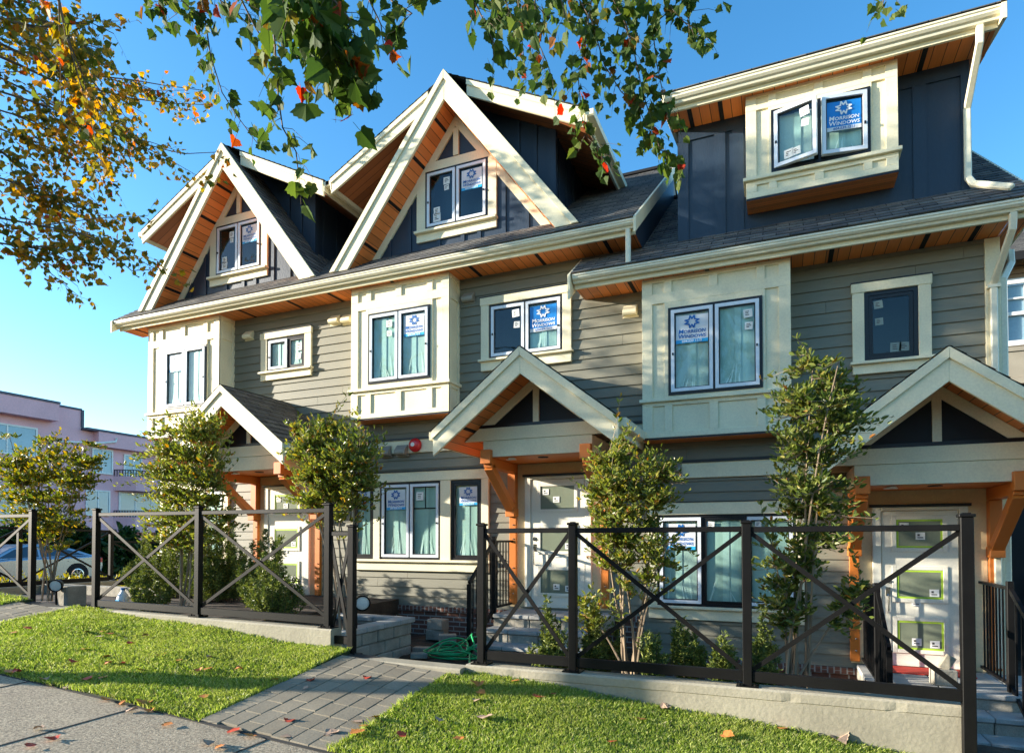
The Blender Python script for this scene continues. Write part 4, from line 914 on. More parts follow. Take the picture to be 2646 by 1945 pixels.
NB= [[[-3.6,-6.14,3.84],[-3.62,-6.11,3.68],[-3.6,-6.05,3.32],[-3.57,-5.98,3.11],[-3.51,-5.91,2.98],[-3.41,-5.82,2.81]],[[-2.36,-6.79,2.85],[-2.35,-6.78,2.72],[-2.33,-6.77,2.43],[-2.32,-6.76,2.22],[-2.3,-6.75,2.07],[-2.24,-6.72,1.95],[-2.23,-6.71,1.82]],[[-2.15,-6.92,2.72],[-2.09,-6.89,2.55],[-2.0,-6.84,2.4],[-1.91,-6.8,2.22]],[[-1.95,-6.83,2.72],[-1.95,-6.8,2.57],[-1.89,-6.74,2.49],[-1.96,-6.74,2.37],[-1.98,-6.72,2.25]],[[-1.87,-6.47,2.99],[-1.85,-6.46,2.8],[-1.75,-6.42,2.73],[-1.84,-6.45,2.64]],[[-2.55,-6.87,2.9],[-2.54,-6.79,2.77],[-2.53,-6.71,2.69],[-2.51,-6.63,2.62]],[[-2.25,-6.75,2.9],[-2.22,-6.65,2.77],[-2.3,-6.61,2.59],[-2.29,-6.53,2.5]],[[-1.54,-6.23,3.08],[-1.5,-6.21,2.89],[-1.44,-6.18,2.75],[-1.4,-6.16,2.65]],[[-1.9,-4.67,4.46],[-1.87,-4.65,4.08],[-1.85,-4.64,3.86],[-1.83,-4.62,3.6]],[[-1.59,-5.08,4.01],[-1.58,-5.06,3.7],[-1.57,-5.06,3.53],[-1.51,-5.02,3.38],[-1.47,-5.01,3.24]],[[-1.51,-4.5,4.46],[-1.44,-4.47,4.25],[-1.35,-4.43,4.08],[-1.26,-4.38,3.73],[-1.14,-4.33,3.52],[-1.02,-4.27,3.4],[-0.91,-4.22,3.15]],[[-1.21,-4.38,4.46],[-1.16,-4.35,4.25],[-1.06,-4.3,3.92],[-1.0,-4.27,3.6],[-0.96,-4.25,3.43],[-0.86,-4.2,3.06],[-0.7,-4.13,2.99]],[[-1.34,-4.43,4.46],[-1.35,-4.43,4.25],[-1.39,-4.44,3.99],[-1.45,-4.46,3.62],[-1.43,-4.45,3.34],[-1.38,-4.42,3.15],[-1.23,-4.35,3.02]],[[-0.85,-4.76,4.01],[-0.74,-4.71,3.82],[-0.61,-4.65,3.66],[-0.48,-4.59,3.59],[-0.46,-4.58,3.54]],[[0.81,-3.52,4.46],[0.77,-3.53,4.25],[0.76,-3.54,4.19]],[[-3.64,-6.48,3.57],[-3.74,-6.31,3.57],[-3.84,-6.13,3.64]],[[-1.47,-5.98,3.21],[-1.46,-5.87,3.14],[-1.45,-5.75,3.06]],[[-1.4,-5.31,3.75],[-1.32,-5.28,3.57],[-1.28,-5.26,3.42]]]
NB += [[[-2.66,-6.6,3.17],[-2.63,-6.55,3.0],[-2.61,-6.5,2.91],[-2.61,-6.46,2.85]],[[-2.16,-6.28,3.26],[-2.15,-6.24,3.08],[-2.11,-6.18,2.97],[-2.12,-6.14,2.89]],[[-3.27,-6.32,3.6],[-3.26,-6.28,3.42],[-3.19,-6.21,3.37],[-3.15,-6.16,3.32]],[[-2.28,-6.54,3.08],[-2.25,-6.49,2.94],[-2.24,-6.45,2.82],[-2.12,-6.36,2.73]],[[-3.68,-6.28,3.75],[-3.68,-6.23,3.61],[-3.63,-6.15,3.56]],[[-1.14,-4.78,4.1],[-1.11,-4.69,3.96],[-1.05,-4.59,3.85],[-1.03,-4.5,3.76]],[[-1.69,-5.01,4.1],[-1.66,-4.94,3.95],[-1.57,-4.85,3.86]],[[-0.66,-4.78,3.93],[-0.62,-4.71,3.78],[-0.55,-4.63,3.74]],[[-1.71,-5.66,3.57],[-1.69,-5.59,3.45],[-1.64,-5.52,3.41]],[[-1.01,-4.29,4.46],[-0.91,-4.24,4.03],[-0.88,-4.22,3.74],[-0.8,-4.18,3.31]]]
# ------------------------------------------------------------------ black steel fences
def post(T, x, y, z0, z1, w=.072):
    mb = MB(); mb.box(x-w/2, x+w/2, y-w/2, y+w/2, z0, z1-.03); p = mb.build('post', 'black_steel', T, bevel=.004)
    c = MB(); c.box(x-w/2-.010, x+w/2+.010, y-w/2-.010, y+w/2+.010, z1-.03, z1-.008); c.box(x-w/2+.012, x+w/2-.012, y-w/2+.012, y+w/2-.012, z1-.008, z1); c.build('cap', 'black_steel', p, bevel=.004)
    return p
def fplate(p, x, y, z):
    mb = MB(); mb.box(x-.085, x+.085, y-.07, y+.07, z-.003, z+.012)
    for a in (-.06, .06): mb.lathe([(.012, z+.012), (.012, z+.03)], (x+a, y-.045, 0), 'z', 6)
    mb.build('base_plate', 'black_steel', p)
def fpanel(T, a, b, za, zb_, w=.072, th=.10):
    """rails and an X of flat bars between posts at a and b (x,y); za/zb_: (bottom, top) at each end"""
    a = Vector((*a, 0)); b = Vector((*b, 0)); d = (b-a).normalized(); p = a+d*(w/2+.001); q = b-d*(w/2+.001); Z = lambda v, z: Vector((v.x, v.y, z))
    for nm, k, h in (('rail', 1, .046), ('rail', 0, .085)):
        mb = MB(); mb.bar(Z(p, za[k]), Z(q, zb_[k]), .042, h); mb.build(nm, 'black_steel', T, bevel=.004)
    nrm = Vector((-d.y, d.x, 0))
    for s in (1, -1):
        mb = MB(); A = Z(p, za[0]+.05 if s > 0 else za[1]-.03)+nrm*.008*s; B = Z(q, zb_[1]-.03 if s > 0 else zb_[0]+.05)+nrm*.008*s
        mb.bar(A, B, .014, .036, nrm.cross((B-A).normalized())); mb.build('brace', 'black_steel', T)
fr = thing('fence', 'black steel fence with three X panels on the tall right kerb wall', 'fence', (-.7, YF, -1.19), 'black X-braced steel fence sections')
PX = [-2.667, -1.75, -.268, 1.204]
for i, x in enumerate(PX):
    last = i == 3; y = YF-.10 if last else YF
    p = post(fr, x, y, -2.1 if last else -1.195, .185 if last else .156, .08 if last else .07)
    if not last: fplate(p, x, y, -1.197)
for i in range(3): fpanel(fr, (PX[i], YF if True else 0), (PX[i+1], YF-.10*(i == 2)), (-1.112, .076), (-1.112, .080))
fl_ = thing('fence', 'black steel fence with two big X panels and one narrow panel on the left kerb', 'fence', (-6.4, YF, -.93), 'black X-braced steel fence sections')
for x, zt, zb in ((-8.276, .405, -.905), (-6.427, .40, -.925), (-4.501, .392, -.955)): fplate(post(fl_, x, YF, zb, zt), x, YF, zb)
fpanel(fl_, (-8.276, YF), (-6.427, YF), (-.835, .318), (-.855, .312)); fpanel(fl_, (-6.427, YF), (-4.501, YF), (-.855, .312), (-.875, .308))
fplate(post(fl_, -4.175, YF-.02, -1.205, .155), -4.175, YF-.02, -1.215); fpanel(fl_, (-4.501, YF), (-4.175, YF-.02), (-1.07, .055), (-1.07, .055))
fk = thing('fence', 'black steel fence end cut by the left edge of the photo, dark bush behind', 'fence', (-11, YF, -.9), 'black X-braced steel fence sections')
for x in (-9.62, -11.6, -13.2): fplate(post(fk, x, YF, -.89, .415), x, YF, -.89)
fpanel(fk, (-11.6, YF), (-9.62, YF), (-.82, .33), (-.83, .325)); fpanel(fk, (-13.2, YF), (-11.6, YF), (-.80, .34), (-.82, .33))
fs = thing('fence', 'thin brown-lit steel fence along the side street by the parked car', 'fence', (-13.2, -1, -.9))
for y, zt, zb in ((-3.6, .30, -.86), (-1.85, .26, -.86), (-.08, .22, -.87), (1.9, -.0, -1.1)): post(fs, -13.2, y, zb, zt)
fpanel(fs, (-13.2, -3.6), (-13.2, -1.85), (-.845, .24), (-.845, .20)); fpanel(fs, (-13.2, -1.85), (-13.2, -.08), (-.845, .20), (-.845, .16)); fpanel(fs, (-13.2, -.08), (-13.2, 1.9), (-.95, -.06), (-1.0, -.1))
mb = MB(); mb.box(-13.32, -13.06, -3.9, -.02, -1.9, -.885); mb.box(-13.30, -13.06, -.019, 3.5, -1.9, -1.06); tag(mb.build('side_wall', 'concrete', bevel=.012), 'low tan concrete wall below the side fence, parked car beyond', 'wall')
mb = MB(); mb.box(-13.04, -9.9, -1.55, -1.35, -1.4, -.86); mb.box(-10.25, -9.95, -3.0, -2.7, -1.4, -.72); tag(mb.build('garden_wall', 'stone_block', bevel=.012), 'short rough block wall with a pillar behind the left fence opening', 'wall')
# stair railings
def railing(label, x, y_wall, y_new, z_top, z_bot, end, loc):
    T = thing('stair_railing', label, 'railing', loc); w = .06
    mb = MB(); mb.box(x-w/2, x+w/2, y_new-w/2, y_new+w/2, z_bot-.1, z_top+.06); mb.build('post', 'black_steel', T, bevel=.004)
    mb = MB(); mb.box(x-.025, x+.025, y_new+w/2+.001, y_wall, z_top-.03, z_top); mb.build('rail', 'black_steel', T); mb = MB(); mb.box(x-.018, x+.018, y_new+w/2+.001, y_wall, z_bot+.06, z_bot+.09); mb.build('rail', 'black_steel', T)
    n = max(3, int((y_wall-y_new)/.105))
    for i in range(1, n):
        y = lerp(y_new, y_wall, i/n); mb = MB(); mb.box(x-.008, x+.008, y-.008, y+.008, z_bot+.091, z_top-.031); mb.build('baluster', 'black_steel', T)
    ey, ez = end; drop = z_top-ez
    mb = MB(); mb.bar((x, y_new-w/2, z_top-.03), (x, ey, ez), .05, .035, (1, 0, 0)); mb.build('handrail', 'black_steel', T)
    mb = MB(); mb.bar((x, y_new-w/2, z_bot+.05), (x, ey, z_bot-drop+.1), .035, .03, (1, 0, 0)); mb.build('rail', 'black_steel', T)
    for i in range(1, 8):
        t = i/7.0; y = lerp(y_new, ey, t); zt = lerp(z_top-.03, ez, t); zb2 = lerp(z_bot+.05, z_bot-drop+.1, t); h = .025 if i == 7 else .008
        mb = MB(); mb.box(x-h, x+h, y-h, y+h, zb2-(.45 if i == 7 else 0), zt-.01); mb.build('post' if i == 7 else 'baluster', 'black_steel', T, bevel=0)
railing('black stair railing beside the middle door steps, right of the brick base', -3.90, -.06, -.72, -.02, -1.08, (-1.52, -.60), (-3.9, -.7, -1.1))
railing('black stair railing left of the door with green tape, near its orange post', .93, -.06, -1.40, -.53, -1.585, (-2.2, -1.05), (.93, -1.2, -1.6))
railing('black stair railing at the right edge, right of the last door', 2.17, -.06, -1.10, -.50, -1.585, (-2.35, -1.15), (2.17, -1.2, -1.6))
# ------------------------------------------------------------------ plants
def leaf_quads(P, D, size, asp, g, bend=.25, norm=None):
    """P positions, D axis directions -> folded diamond leaves (one quad each)"""
    n = len(P); D = D/np.linalg.norm(D, axis=1, keepdims=True); U = g.normal(size=(n, 3)) if norm is None else norm+g.normal(size=(n, 3))*.5
    A = np.cross(D, U); A /= np.linalg.norm(A, axis=1, keepdims=True)+1e-9; Nn = np.cross(A, D)
    s = (size*(.5+.95*g.random(n)))[:, None]; w = s*asp
    V = np.empty((n, 6, 3)); V[:, 0] = P; V[:, 1] = P+D*s*.35+A*w*.5+Nn*w*bend; V[:, 2] = P+D*s*.72+A*w*.40+Nn*w*bend*.8; V[:, 3] = P+D*s-Nn*s*.06; V[:, 4] = P+D*s*.72-A*w*.40+Nn*w*bend*.8; V[:, 5] = P+D*s*.35-A*w*.5+Nn*w*bend
    i = (np.arange(n)*6)[:, None]
    return V.reshape(-1, 3), np.concatenate([i+np.array([[0, 1, 2, 3]]), i+np.array([[0, 3, 4, 5]])])
def shrub(name, label, base, stems, crowns, ntw, mat, size, seed, asp=.42, per=11, group=None):
    """several bare stems, then twigs filling the crown lobes, leaves spiralling round each twig"""
    g = np.random.default_rng(seed); r = random.Random(seed); T = thing(name, label, 'tree', base, group)
    B = Vector(base); mb = MB(); tips = []; nodes_ = []
    for k in range(stems):
        c = crowns[k % len(crowns)]; tx, ty, tz = c[0]+r.uniform(-.75, .75)*c[3], c[1]+r.uniform(-.7, .7)*c[4], c[2]+r.uniform(.1, .95)*c[5]
        b = B+Vector((r.uniform(-.10, .10), r.uniform(-.08, .08), 0)); t = Vector((tx, ty, tz)); pts = []
        for i in range(9):
            u = i/8; q = b.lerp(t, u)+Vector((math.sin(u*5+k)*.025, math.cos(u*4+k)*.025, 0)); q.x = lerp(b.x, t.x, u**1.35)+math.sin(u*6+k)*.018; pts.append(q)
        mb.tube(pts, [lerp(.017, .004, (i/8)**.8)*r.uniform(.85, 1.15) for i in range(9)], 5); nodes_ += pts[3:]
    NP = np.array([tuple(p) for p in nodes_]); W = np.array([c[6] for c in crowns], float); W /= W.sum()
    P, D, = [], []
    for _ in range(ntw):
        c = crowns[g.choice(len(crowns), p=W)]; v = g.normal(size=3); v /= np.linalg.norm(v); rad = g.random()**.45
        wob = 1+.35*math.sin(7*v[0]+seed)*math.sin(6*v[2]+2)
        if g.random() < .06: wob *= 1.32
        tip = np.array(c[:3])+v*np.array(c[3:6])*rad*wob
        d2 = ((NP-tip)**2).sum(1)+2.5*np.maximum(NP[:, 2]-tip[2], 0)**2; n0 = NP[d2.argmin()]
        L = np.linalg.norm(tip-n0)
        st = n0 if L < .45 else tip+(n0-tip)*.45/L
        if g.random() < .55 or L < .3: mb.tube([tuple(n0), tuple((n0+tip)/2+g.normal(size=3)*.02), tuple(tip)], [.0045, .003, .0015], 3, False)
        up = (tip-st)/(np.linalg.norm(tip-st)+1e-6)*.7+np.array([0, 0, .55])
        for k in range(per):
            t = .15+.85*(k+g.random())/per; a = 2.4*k; side = np.array([math.cos(a), math.sin(a), .2])
            P.append(st+(tip-st)*t+g.normal(size=3)*.012); D.append(up*.55+side*.75)
    mb.build('trunk', 'stem_bark', T)
    V, F = leaf_quads(np.array(P), np.array(D), size, asp, g); np_mesh('crown', V, F, mat, T)
    return T
def C(x, y, z, rx, ry, rz, w=1.): return (x, y, z, rx, ry, rz, w)
leafy('laurel_dark', [(0, (.06, .10, .022)), (.6, (.14, .17, .038)), (.90, (.22, .24, .055)), (.97, (.24, .20, .04)), (1, (.30, .12, .03))], .3, .36)
GS = 'slim multi-stemmed laurel trees behind the fences'
shrub('small_tree', 'golden-tipped multi-stemmed little tree behind the fence at the left edge', (-10.35, -3.0, -.95), 7, [C(-10.6, -3.0, .62, .95, .5, .62, 2), C(-11.1, -3.0, 1.05, .6, .45, .55), C(-9.75, -3.0, .95, .42, .35, .36, .7), C(-9.35, -3, 1.2, .22, .2, .28, .25), C(-10.3, -3, 1.25, .5, .4, .4), C(-10.4, -3, .1, .5, .35, .35, .5)], 800, 'laurel_gold', .066, 11, group=GS)
shrub('small_tree', 'broad leafy little tree before the leftmost bay window, left of the orange bracket', (-7.55, -2.9, -1.0), 6, [C(-7.75, -2.9, .95, .88, .5, .75, 3), C(-7.3, -2.9, 1.35, .50, .42, .50), C(-7.75, -2.9, .15, .72, .42, .42, 1.1), C(-7.2, -2.9, .45, .5, .4, .6)], 1250, 'laurel_leaf', .062, 12, group=GS)
shrub('small_tree', 'dense round-headed little tree between the leftmost porch and the red alarm bell', (-4.75, -3.0, -1.1), 8, [C(-4.98, -3.0, .98, .66, .5, .52, 3), C(-5.2, -3.0, .60, .5, .42, .42), C(-4.72, -3.0, .65, .42, .4, .50), C(-5.25, -3., 1.2, .4, .4, .3)], 1150, 'laurel_leaf', .060, 13, group=GS)
shrub('small_tree', 'upright little tree with bare lower stems directly right of the middle door', (-1.42, -3.0, -1.42), 9, [C(-1.40, -3.0, .42, .38, .36, .58, 2.5), C(-1.25, -3.0, -.18, .44, .36, .38, 1), C(-1.62, -3.0, .05, .30, .3, .4, .8), C(-1.75, -3, -.75, .3, .3, .25, .35), C(-1.62, -3., .62, .28, .3, .30, .7), C(-1.15, -3., .55, .32, .3, .36, .9)], 980, 'laurel_leaf', .056, 14, group=GS)
shrub('small_tree', 'tallest thin multi-stemmed little tree beside the right-hand door, dark leaves up to the bay', (.10, -3.05, -1.42), 9, [C(.20, -3.05, 1.12, .36, .34, .50, 2.2), C(.52, -3.05, 1.05, .28, .28, .38, .9), C(.16, -3.05, .42, .32, .3, .50, 1.2), C(.42, -3.05, .18, .32, .3, .38, .8), C(.05, -3.05, -.25, .32, .26, .22, .4), C(.55, -3.05, -.55, .18, .2, .25, .35), C(.0, -3.05, -.55, .26, .24, .30, .5)], 900, 'laurel_dark', .058, 15, group=GS)
def yew(label, x, y, z0, z1, hw, seed, n=240, spread=1., grp='small yew shrubs behind the fences'):
    """upright yew: feathery sprays of short needles round leaning shoots"""
    g = np.random.default_rng(seed); T = thing('yew_shrub', label, 'shrub', (x, y, z0), grp); mb = MB(); P, D = [], []; H = z1-z0
    ns = max(8, int(n*hw/3.2)+6)
    for k in range(ns):
        a = g.uniform(0, 6.283); rr = hw*math.sqrt(g.random()); hh = H*(1-.55*(rr/hw)**1.6)*g.uniform(.45, 1.05)
        top = np.array([x+rr*math.cos(a), y+rr*.8*math.sin(a), z0+hh]); bot = np.array([x+rr*.35*math.cos(a), y+rr*.3*math.sin(a), z0])
        pts = [bot+(top-bot)*t+np.array([rr*.25*math.cos(a)*math.sin(t*3.1), rr*.2*math.sin(a)*math.sin(t*3.1), 0]) for t in np.linspace(0, 1, 6)]
        mb.tube([tuple(p) for p in pts], [.006, .005, .004, .003, .002, .0015], 3, False)
        m = int(40*hh/.5)
        for j in range(m):                                          # side sprays
            t = g.uniform(.08, 1); i = min(int(t*5), 4); q = pts[i]+(pts[i+1]-pts[i])*(t*5-i); b = g.uniform(0, 6.283)
            sd = np.array([math.cos(b), math.sin(b), g.uniform(.5, 1.3)]); sd /= np.linalg.norm(sd); L = .085*(1.2-.75*t)*g.uniform(.5, 1.3)
            for s in np.linspace(.1, 1, 9):
                P.append(q+sd*L*s); e = g.normal(size=3)*.7; D.append(sd*.8+e)
    mb.build('trunk', 'bark', T); V, F = leaf_quads(np.array(P), np.array(D), .036, .32, g); np_mesh('crown', V, F, 'yew_needle', T)
yew('widest dark yew mass under the left fence X, left of the leftmost door', -8.50, -1.5, -1.05, .38, .68, 21, 300)
yew('mostly hidden yew added behind the broad leafy tree to shade the lower siding', -9.55, -1.25, -1.05, .48, .58, 31, 260)  # added to cast shade on the middle house below its sills
yew('low hidden yew added before the leftmost house to shade the lower siding', -10.5, -1.2, -1.05, .35, .5, 32, 240)  # another added shade caster, hidden behind the broad tree
yew('bright young yew right of the dark yew mass in the left fence', -5.87, -3.0, -1.02, .04, .40, 22, 240)
yew('shaded yew touching the leftmost door steps', -6.55, -2.5, -1.0, .12, .40, 23, 240)
yew('narrow yew at the left end of the two-panel fence beside the plastic jug', -8.2, -2.95, -1.05, -.1, .27, 24, 200)
yew('columnar yew in front of the middle door steps', -2.22, -3.0, -1.42, -.51, .23, 25, 240)
yew('rounded yew hiding the step ends, left of the bare-stemmed tree', -1.80, -2.75, -1.45, -.50, .26, 26, 220)
yew('thin yellow-tipped yew spray right of the bare-stemmed tree', -1.15, -3.1, -1.42, -.70, .12, 27, 120)
yew('dark yew tuft below the left pane of the right ground-floor window', -.90, -2.75, -1.42, -.54, .20, 28, 200)
yew('small yew sprig left of the third post of the right fence', -.52, -3.1, -1.42, -.60, .11, 29, 110)
yew('bright yew right behind the third post of the right fence', -.16, -2.95, -1.42, -.60, .15, 30, 150)
# overhanging maples
ML = [(0, 0), (.20, -.07), (.42, -.02), (.44, .12), (.66, .33), (.53, .38), (.50, .52), (.35, .58), (.30, .70), (.17, .73), (0, 1)]
MLF = np.array(ML+[(-a, b) for a, b in ML[1:-1][::-1]])
def maple_leaves(P, D, size, g, face=None):
    n = len(P); D = D/np.linalg.norm(D, axis=1, keepdims=True); U = g.normal(size=(n, 3))
    if face is not None: U = U*.8+face
    A = np.cross(D, U); A /= np.linalg.norm(A, axis=1, keepdims=True)+1e-9; Nn = np.cross(A, D); s = size*(.6+.75*g.random(n)); k = len(MLF)
    # two halves folded along the midrib, drooping to the tip, on a thin stalk
    rt_ = [(.012, -.42), (.016, 0)]+ML[1:-1]; pts = [(0, -.42), (0, 1)]+rt_+[(-a, b) for a, b in rt_]; k = len(pts); m = len(rt_)
    asp = g.uniform(.70, 1.08, n); V = np.empty((n, k, 3)); cup = g.uniform(.03, .45, n); dr = g.uniform(.0, .42, n); tw = g.normal(size=n)*.22
    for i, (a, b) in enumerate(pts):
        bb = max(b, 0); V[:, i] = P+D*(s*b)[:, None]+A*(s*a*asp)[:, None]+Nn*(s*(abs(a)*cup-bb*bb*dr+a*bb*tw))[:, None]
    i0 = (np.arange(n)*k)[:, None]
    return V.reshape(-1, 3), np.concatenate([i0+np.array([[0]+list(range(2, 2+m))+[1]]), i0+np.array([[0, 1]+list(range(2+2*m-1, 1+m, -1))])])
def sample(poly, step):
    poly = [np.array(p, float) for p in poly]; out = []
    for a, b in zip(poly[:-1], poly[1:]):
        m = max(1, int(np.linalg.norm(b-a)/step))
        for i in range(m): out.append((a+(b-a)*i/m, (b-a)/np.linalg.norm(b-a)))
    out.append((poly[-1], (poly[-1]-poly[-2])/np.linalg.norm(poly[-1]-poly[-2]))); return out
def dress(poly, mb, P, D, g, step, tw, per, droop, rad=.006, start=0., bare=()):
    s = sample(poly, step); n = len(s)
    mb.tube([tuple(p) for p, _ in s], [rad*(1-.75*i/n)+.0012 for i in range(n)], 5, False)
    for i, (p, d) in enumerate(s):
        f = i/n
        if f < start or any(a < f < b for a, b in bare): continue
        a = g.normal(size=3); a -= d*(a@d); a /= np.linalg.norm(a)+1e-9
        v = a*.8+d*.55+np.array([0, 0, -droop]); v /= np.linalg.norm(v); L = tw*g.uniform(.4, 1.2); q = p+v*L
        mb.tube([tuple(p), tuple((p+q)/2+np.array([0, 0, .02])), tuple(q)], [.0022, .0016, .001], 3, False)
        for k in range(per):
            t = (k+1)/per; b = g.normal(size=3); P.append(p+(q-p)*t+g.normal(size=3)*.02); D.append(v*.5+b*.55+np.array([0, 0, -droop*1.3]))
def limb(mb, a, b, r0, r1, sag=.3, n=7):
    a = Vector(a); b = Vector(b); L = (b-a).length; pts = []
    for i in range(n+1):
        t = i/n; p = a.lerp(b, t); p.z += sag*L*.35*math.sin(math.pi*t); p.x += math.sin(t*7+L)*.04; pts.append(p)
    mb.tube(pts, [lerp(r0, r1, i/n) for i in range(n+1)], 7); return pts
LT = thing('maple_tree', 'golden autumn maple whose branches reach in from the left edge', 'tree', (-12.3, -7.85, -1.1))
g = np.random.default_rng(101); mb = MB(); P, D = [], []
trunk = [(-12.3, -7.85, -1.2), (-12.3, -7.83, -.8), (-12.28, -7.82, .3), (-12.26, -7.82, 1.6), (-12.24, -7.80, 3.1), (-12.15, -7.45, 4.5), (-11.9, -6.7, 5.8), (-11.7, -6.1, 7.3), (-11.6, -5.8, 8.6)]
mb.tube(trunk, [.27, .20, .175, .165, .14, .11, .08, .05, .02], 10)
def from_trunk(z):
    for a, b in zip(trunk[:-1], trunk[1:]):
        if a[2] <= z <= b[2]: return Vector(a).lerp(Vector(b), (z-a[2])/(b[2]-a[2]))
    return Vector(trunk[-2])
gp = np.random.default_rng(55)
for i, br in enumerate(LB):
    s0 = br[0]; limb(mb, from_trunk(max(3.6, min(s0[2]-.5, 7))), s0, .045, .014, .25)
    bare = ((.45, .80),) if i in (1, 2) else (((.62, .92),) if i == 0 else ())
    if i in (5,): bare = ((.74, .84),)
    dress(br, mb, P, D, g, .060, .36 if i not in (1, 2) else .24, 4, .25, .013, 0, bare)
    for k in range(5 if i not in (1, 2) else 3):                                       # side branches keep the mass loose but full
        s = sample(br, .1); m = int(g.uniform(.02, .62)*len(s)); q = s[min(m, len(s)-1)]; v = q[1]*1.2+g.normal(size=3)*.36+np.array([0, 0, -.10]); v /= np.linalg.norm(v); L = g.uniform(.5, 1.25)
        dress([q[0], q[0]+v*L*.5+np.array([0, 0, .03]), q[0]+v*L], mb, P, D, g, .085, .28, 4, .25, .006)
crown_n = 0
while crown_n < 230:                                           # the rest of the crown, beyond the left edge of the view
    v = g.normal(size=3); v /= np.linalg.norm(v); c = np.array([-12.3, -5.5, 5.9])+v*np.array([3.0, 2.4, 3.0])*g.random()**.4
    if c[2] < 3.5 or c[1] < -6.3 or (c[0]/(c[1]+9.2) > -2.35 and c[2] < 1.45*(c[1]+9.2)): continue
    crown_n += 1; st = from_trunk(max(4.2, min(c[2]-.9, 8))); pts = limb(mb, st, tuple(c), .03, .006, .2, 5)
    dress([tuple(p) for p in pts[3:]], mb, P, D, g, .10, .42, 5, .3, .006)
mb.build('trunk', 'bark', LT, smooth=True)
V, F = maple_leaves(np.array(P), np.array(D), .070, g); np_mesh('crown', V, F, 'maple_gold', LT)
NT = thing('maple_tree', 'green-leaved maple hanging down from above the top of the photo', 'tree', (2.6, -12.6, -1.9))
g = np.random.default_rng(102); mb = MB(); P, D, SZ = [], [], []
mb.tube([(2.6, -12.6, -2.1), (2.6, -12.58, -1.6), (2.55, -12.5, 0), (2.4, -12.3, 1.6), (2.1, -11.9, 3.0)], [.30, .22, .19, .17, .15], 10)
hub = [Vector(p) for p in ((2.1, -11.9, 3.0), (1.2, -10.5, 4.2), (.0, -8.6, 5.0), (-1.2, -6.8, 5.3), (-1.5, -5.2, 5.4), (.5, -4.6, 5.5))]
mb.tube(hub[:5], [.14, .11, .085, .06, .035], 8); mb.tube([hub[2], hub[5]], [.05, .03], 7)
big, small = [[], []], [[], []]
for br in NB:
    p0 = Vector(br[0]); h = min(hub[1:], key=lambda q: (q-p0).length); limb(mb, h, br[0], .022, .010, .15)
    dist = (p0-Vector((0, -9.2, 0))).length; q = big if dist < 4.3 else small
    st_ = br in NB[:2]; dress(br, mb, q[0], q[1], g, .040 if st_ else .022 if dist < 4.3 else .041, .16 if st_ else .20, 2 if st_ else 3, .45, .0055, .03)
mb.build('trunk', 'bark', NT, smooth=True)
Vs, Fs, n0 = [], [], 0
for q, s in ((big, .095), (small, .070)):
    V, F = maple_leaves(np.array(q[0]), np.array(q[1]), s, g, np.array([0, -.9, -.25])); Vs.append(V); Fs.append(F+n0); n0 += len(V)
np_mesh('crown', np.concatenate(Vs), np.concatenate(Fs), 'maple_green', NT)
# fallen leaves
FMESH = {}
for k, m in (('r', 'fallen_red'), ('o', 'fallen_orange'), ('t', 'fallen_tan')):
    FMESH[k] = []
    for j in range(4):
        gg = np.random.default_rng(300+j); v = [(a*1.0, b-.5, .10*math.cos(3*a+j)+.22*abs(a)*(1+.5*j)+.18*(b-.5)**2+.02) for a, b in MLF]
        f = MB(); f.poly(v); o = f.build('fallen_leaf', m); o.data.polygons[0].use_smooth = False; FMESH[k].append(o.data); bpy.data.objects.remove(o)
cname = {'r': 'red', 'o': 'orange', 't': 'dry tan'}
for i, (x, y, k) in enumerate(FL):
    kk = k.lower(); s = (.075 if k.islower() else .105)*rnd.uniform(.85, 1.2); o = bpy.data.objects.new('fallen_leaf', rnd.choice(FMESH[kk])); COL.objects.link(o)
    if y < -5.6: place_ = 'on the pavement'
    elif PL0 < x < PL1: place_ = 'on the paved path'
    elif x < PL0: place_ = 'in the grass of the left lawn'
    else: place_ = 'in the grass of the right lawn'
    y = min(y, -3.80); o.location = (x, y, zl(x, y)+(.026 if 'grass' in place_ else .003)); o.rotation_euler = (rnd.uniform(-.18, .18), rnd.uniform(-.18, .18), rnd.uniform(0, 6.28)); o.scale = (s, s, s)
    big_ = 'large ' if k.isupper() else ''
    tag(o, f'{big_}{cname[kk]} fallen maple leaf {place_}', 'leaf', f'{big_}{cname[kk]} fallen leaves {place_}')
# ------------------------------------------------------------------ small things in the yard
hb = MB(); pts = []; g2 = random.Random(9)
for i in range(116):
    a = i*.32; k = int(i*.32/6.283); rr = .27+.055*math.sin(k*2.1)+.04*math.sin(i*.11); pts.append((-4.02+.09*math.sin(k*1.7)+rr*1.1*math.cos(a+.4*math.sin(k)), -1.78+rr*.60*math.sin(a), -1.545+.20*max(0, math.sin(a-.5+.3*k))*(.45+.13*k)+k*.016))
pts += [(-3.7, -1.9, -1.47), (-3.55, -2.2, -1.5), (-3.4, -2.5, -1.52)]
hb.tube(pts, .0125, 6); tag(hb.build('garden_hose', 'hose_green', smooth=True), 'coiled bright green garden hose lying on the dirt', 'hose')
def blk(x, y, z, sx, sy, sz, rz, label):
    mb = MB(); c, s = math.cos(rz), math.sin(rz); mb.box(-sx/2, sx/2, -sy/2, sy/2, 0, sz); mb.v = [(x+a*c-b*s, y+a*s+b*c, z+h) for a, b, h in mb.v]
    tag(mb.build('paving_block', 'stone_block', bevel=.008), label, 'block', 'loose paving blocks in the dirt yard')
blk(-4.95, -.55, -1.56, .30, .2, .16, .1, 'lowest block of the stacked pair against the brick base')
blk(-4.93, -.56, -1.40, .28, .2, .16, -.1, 'upper block of the stacked pair against the brick base')
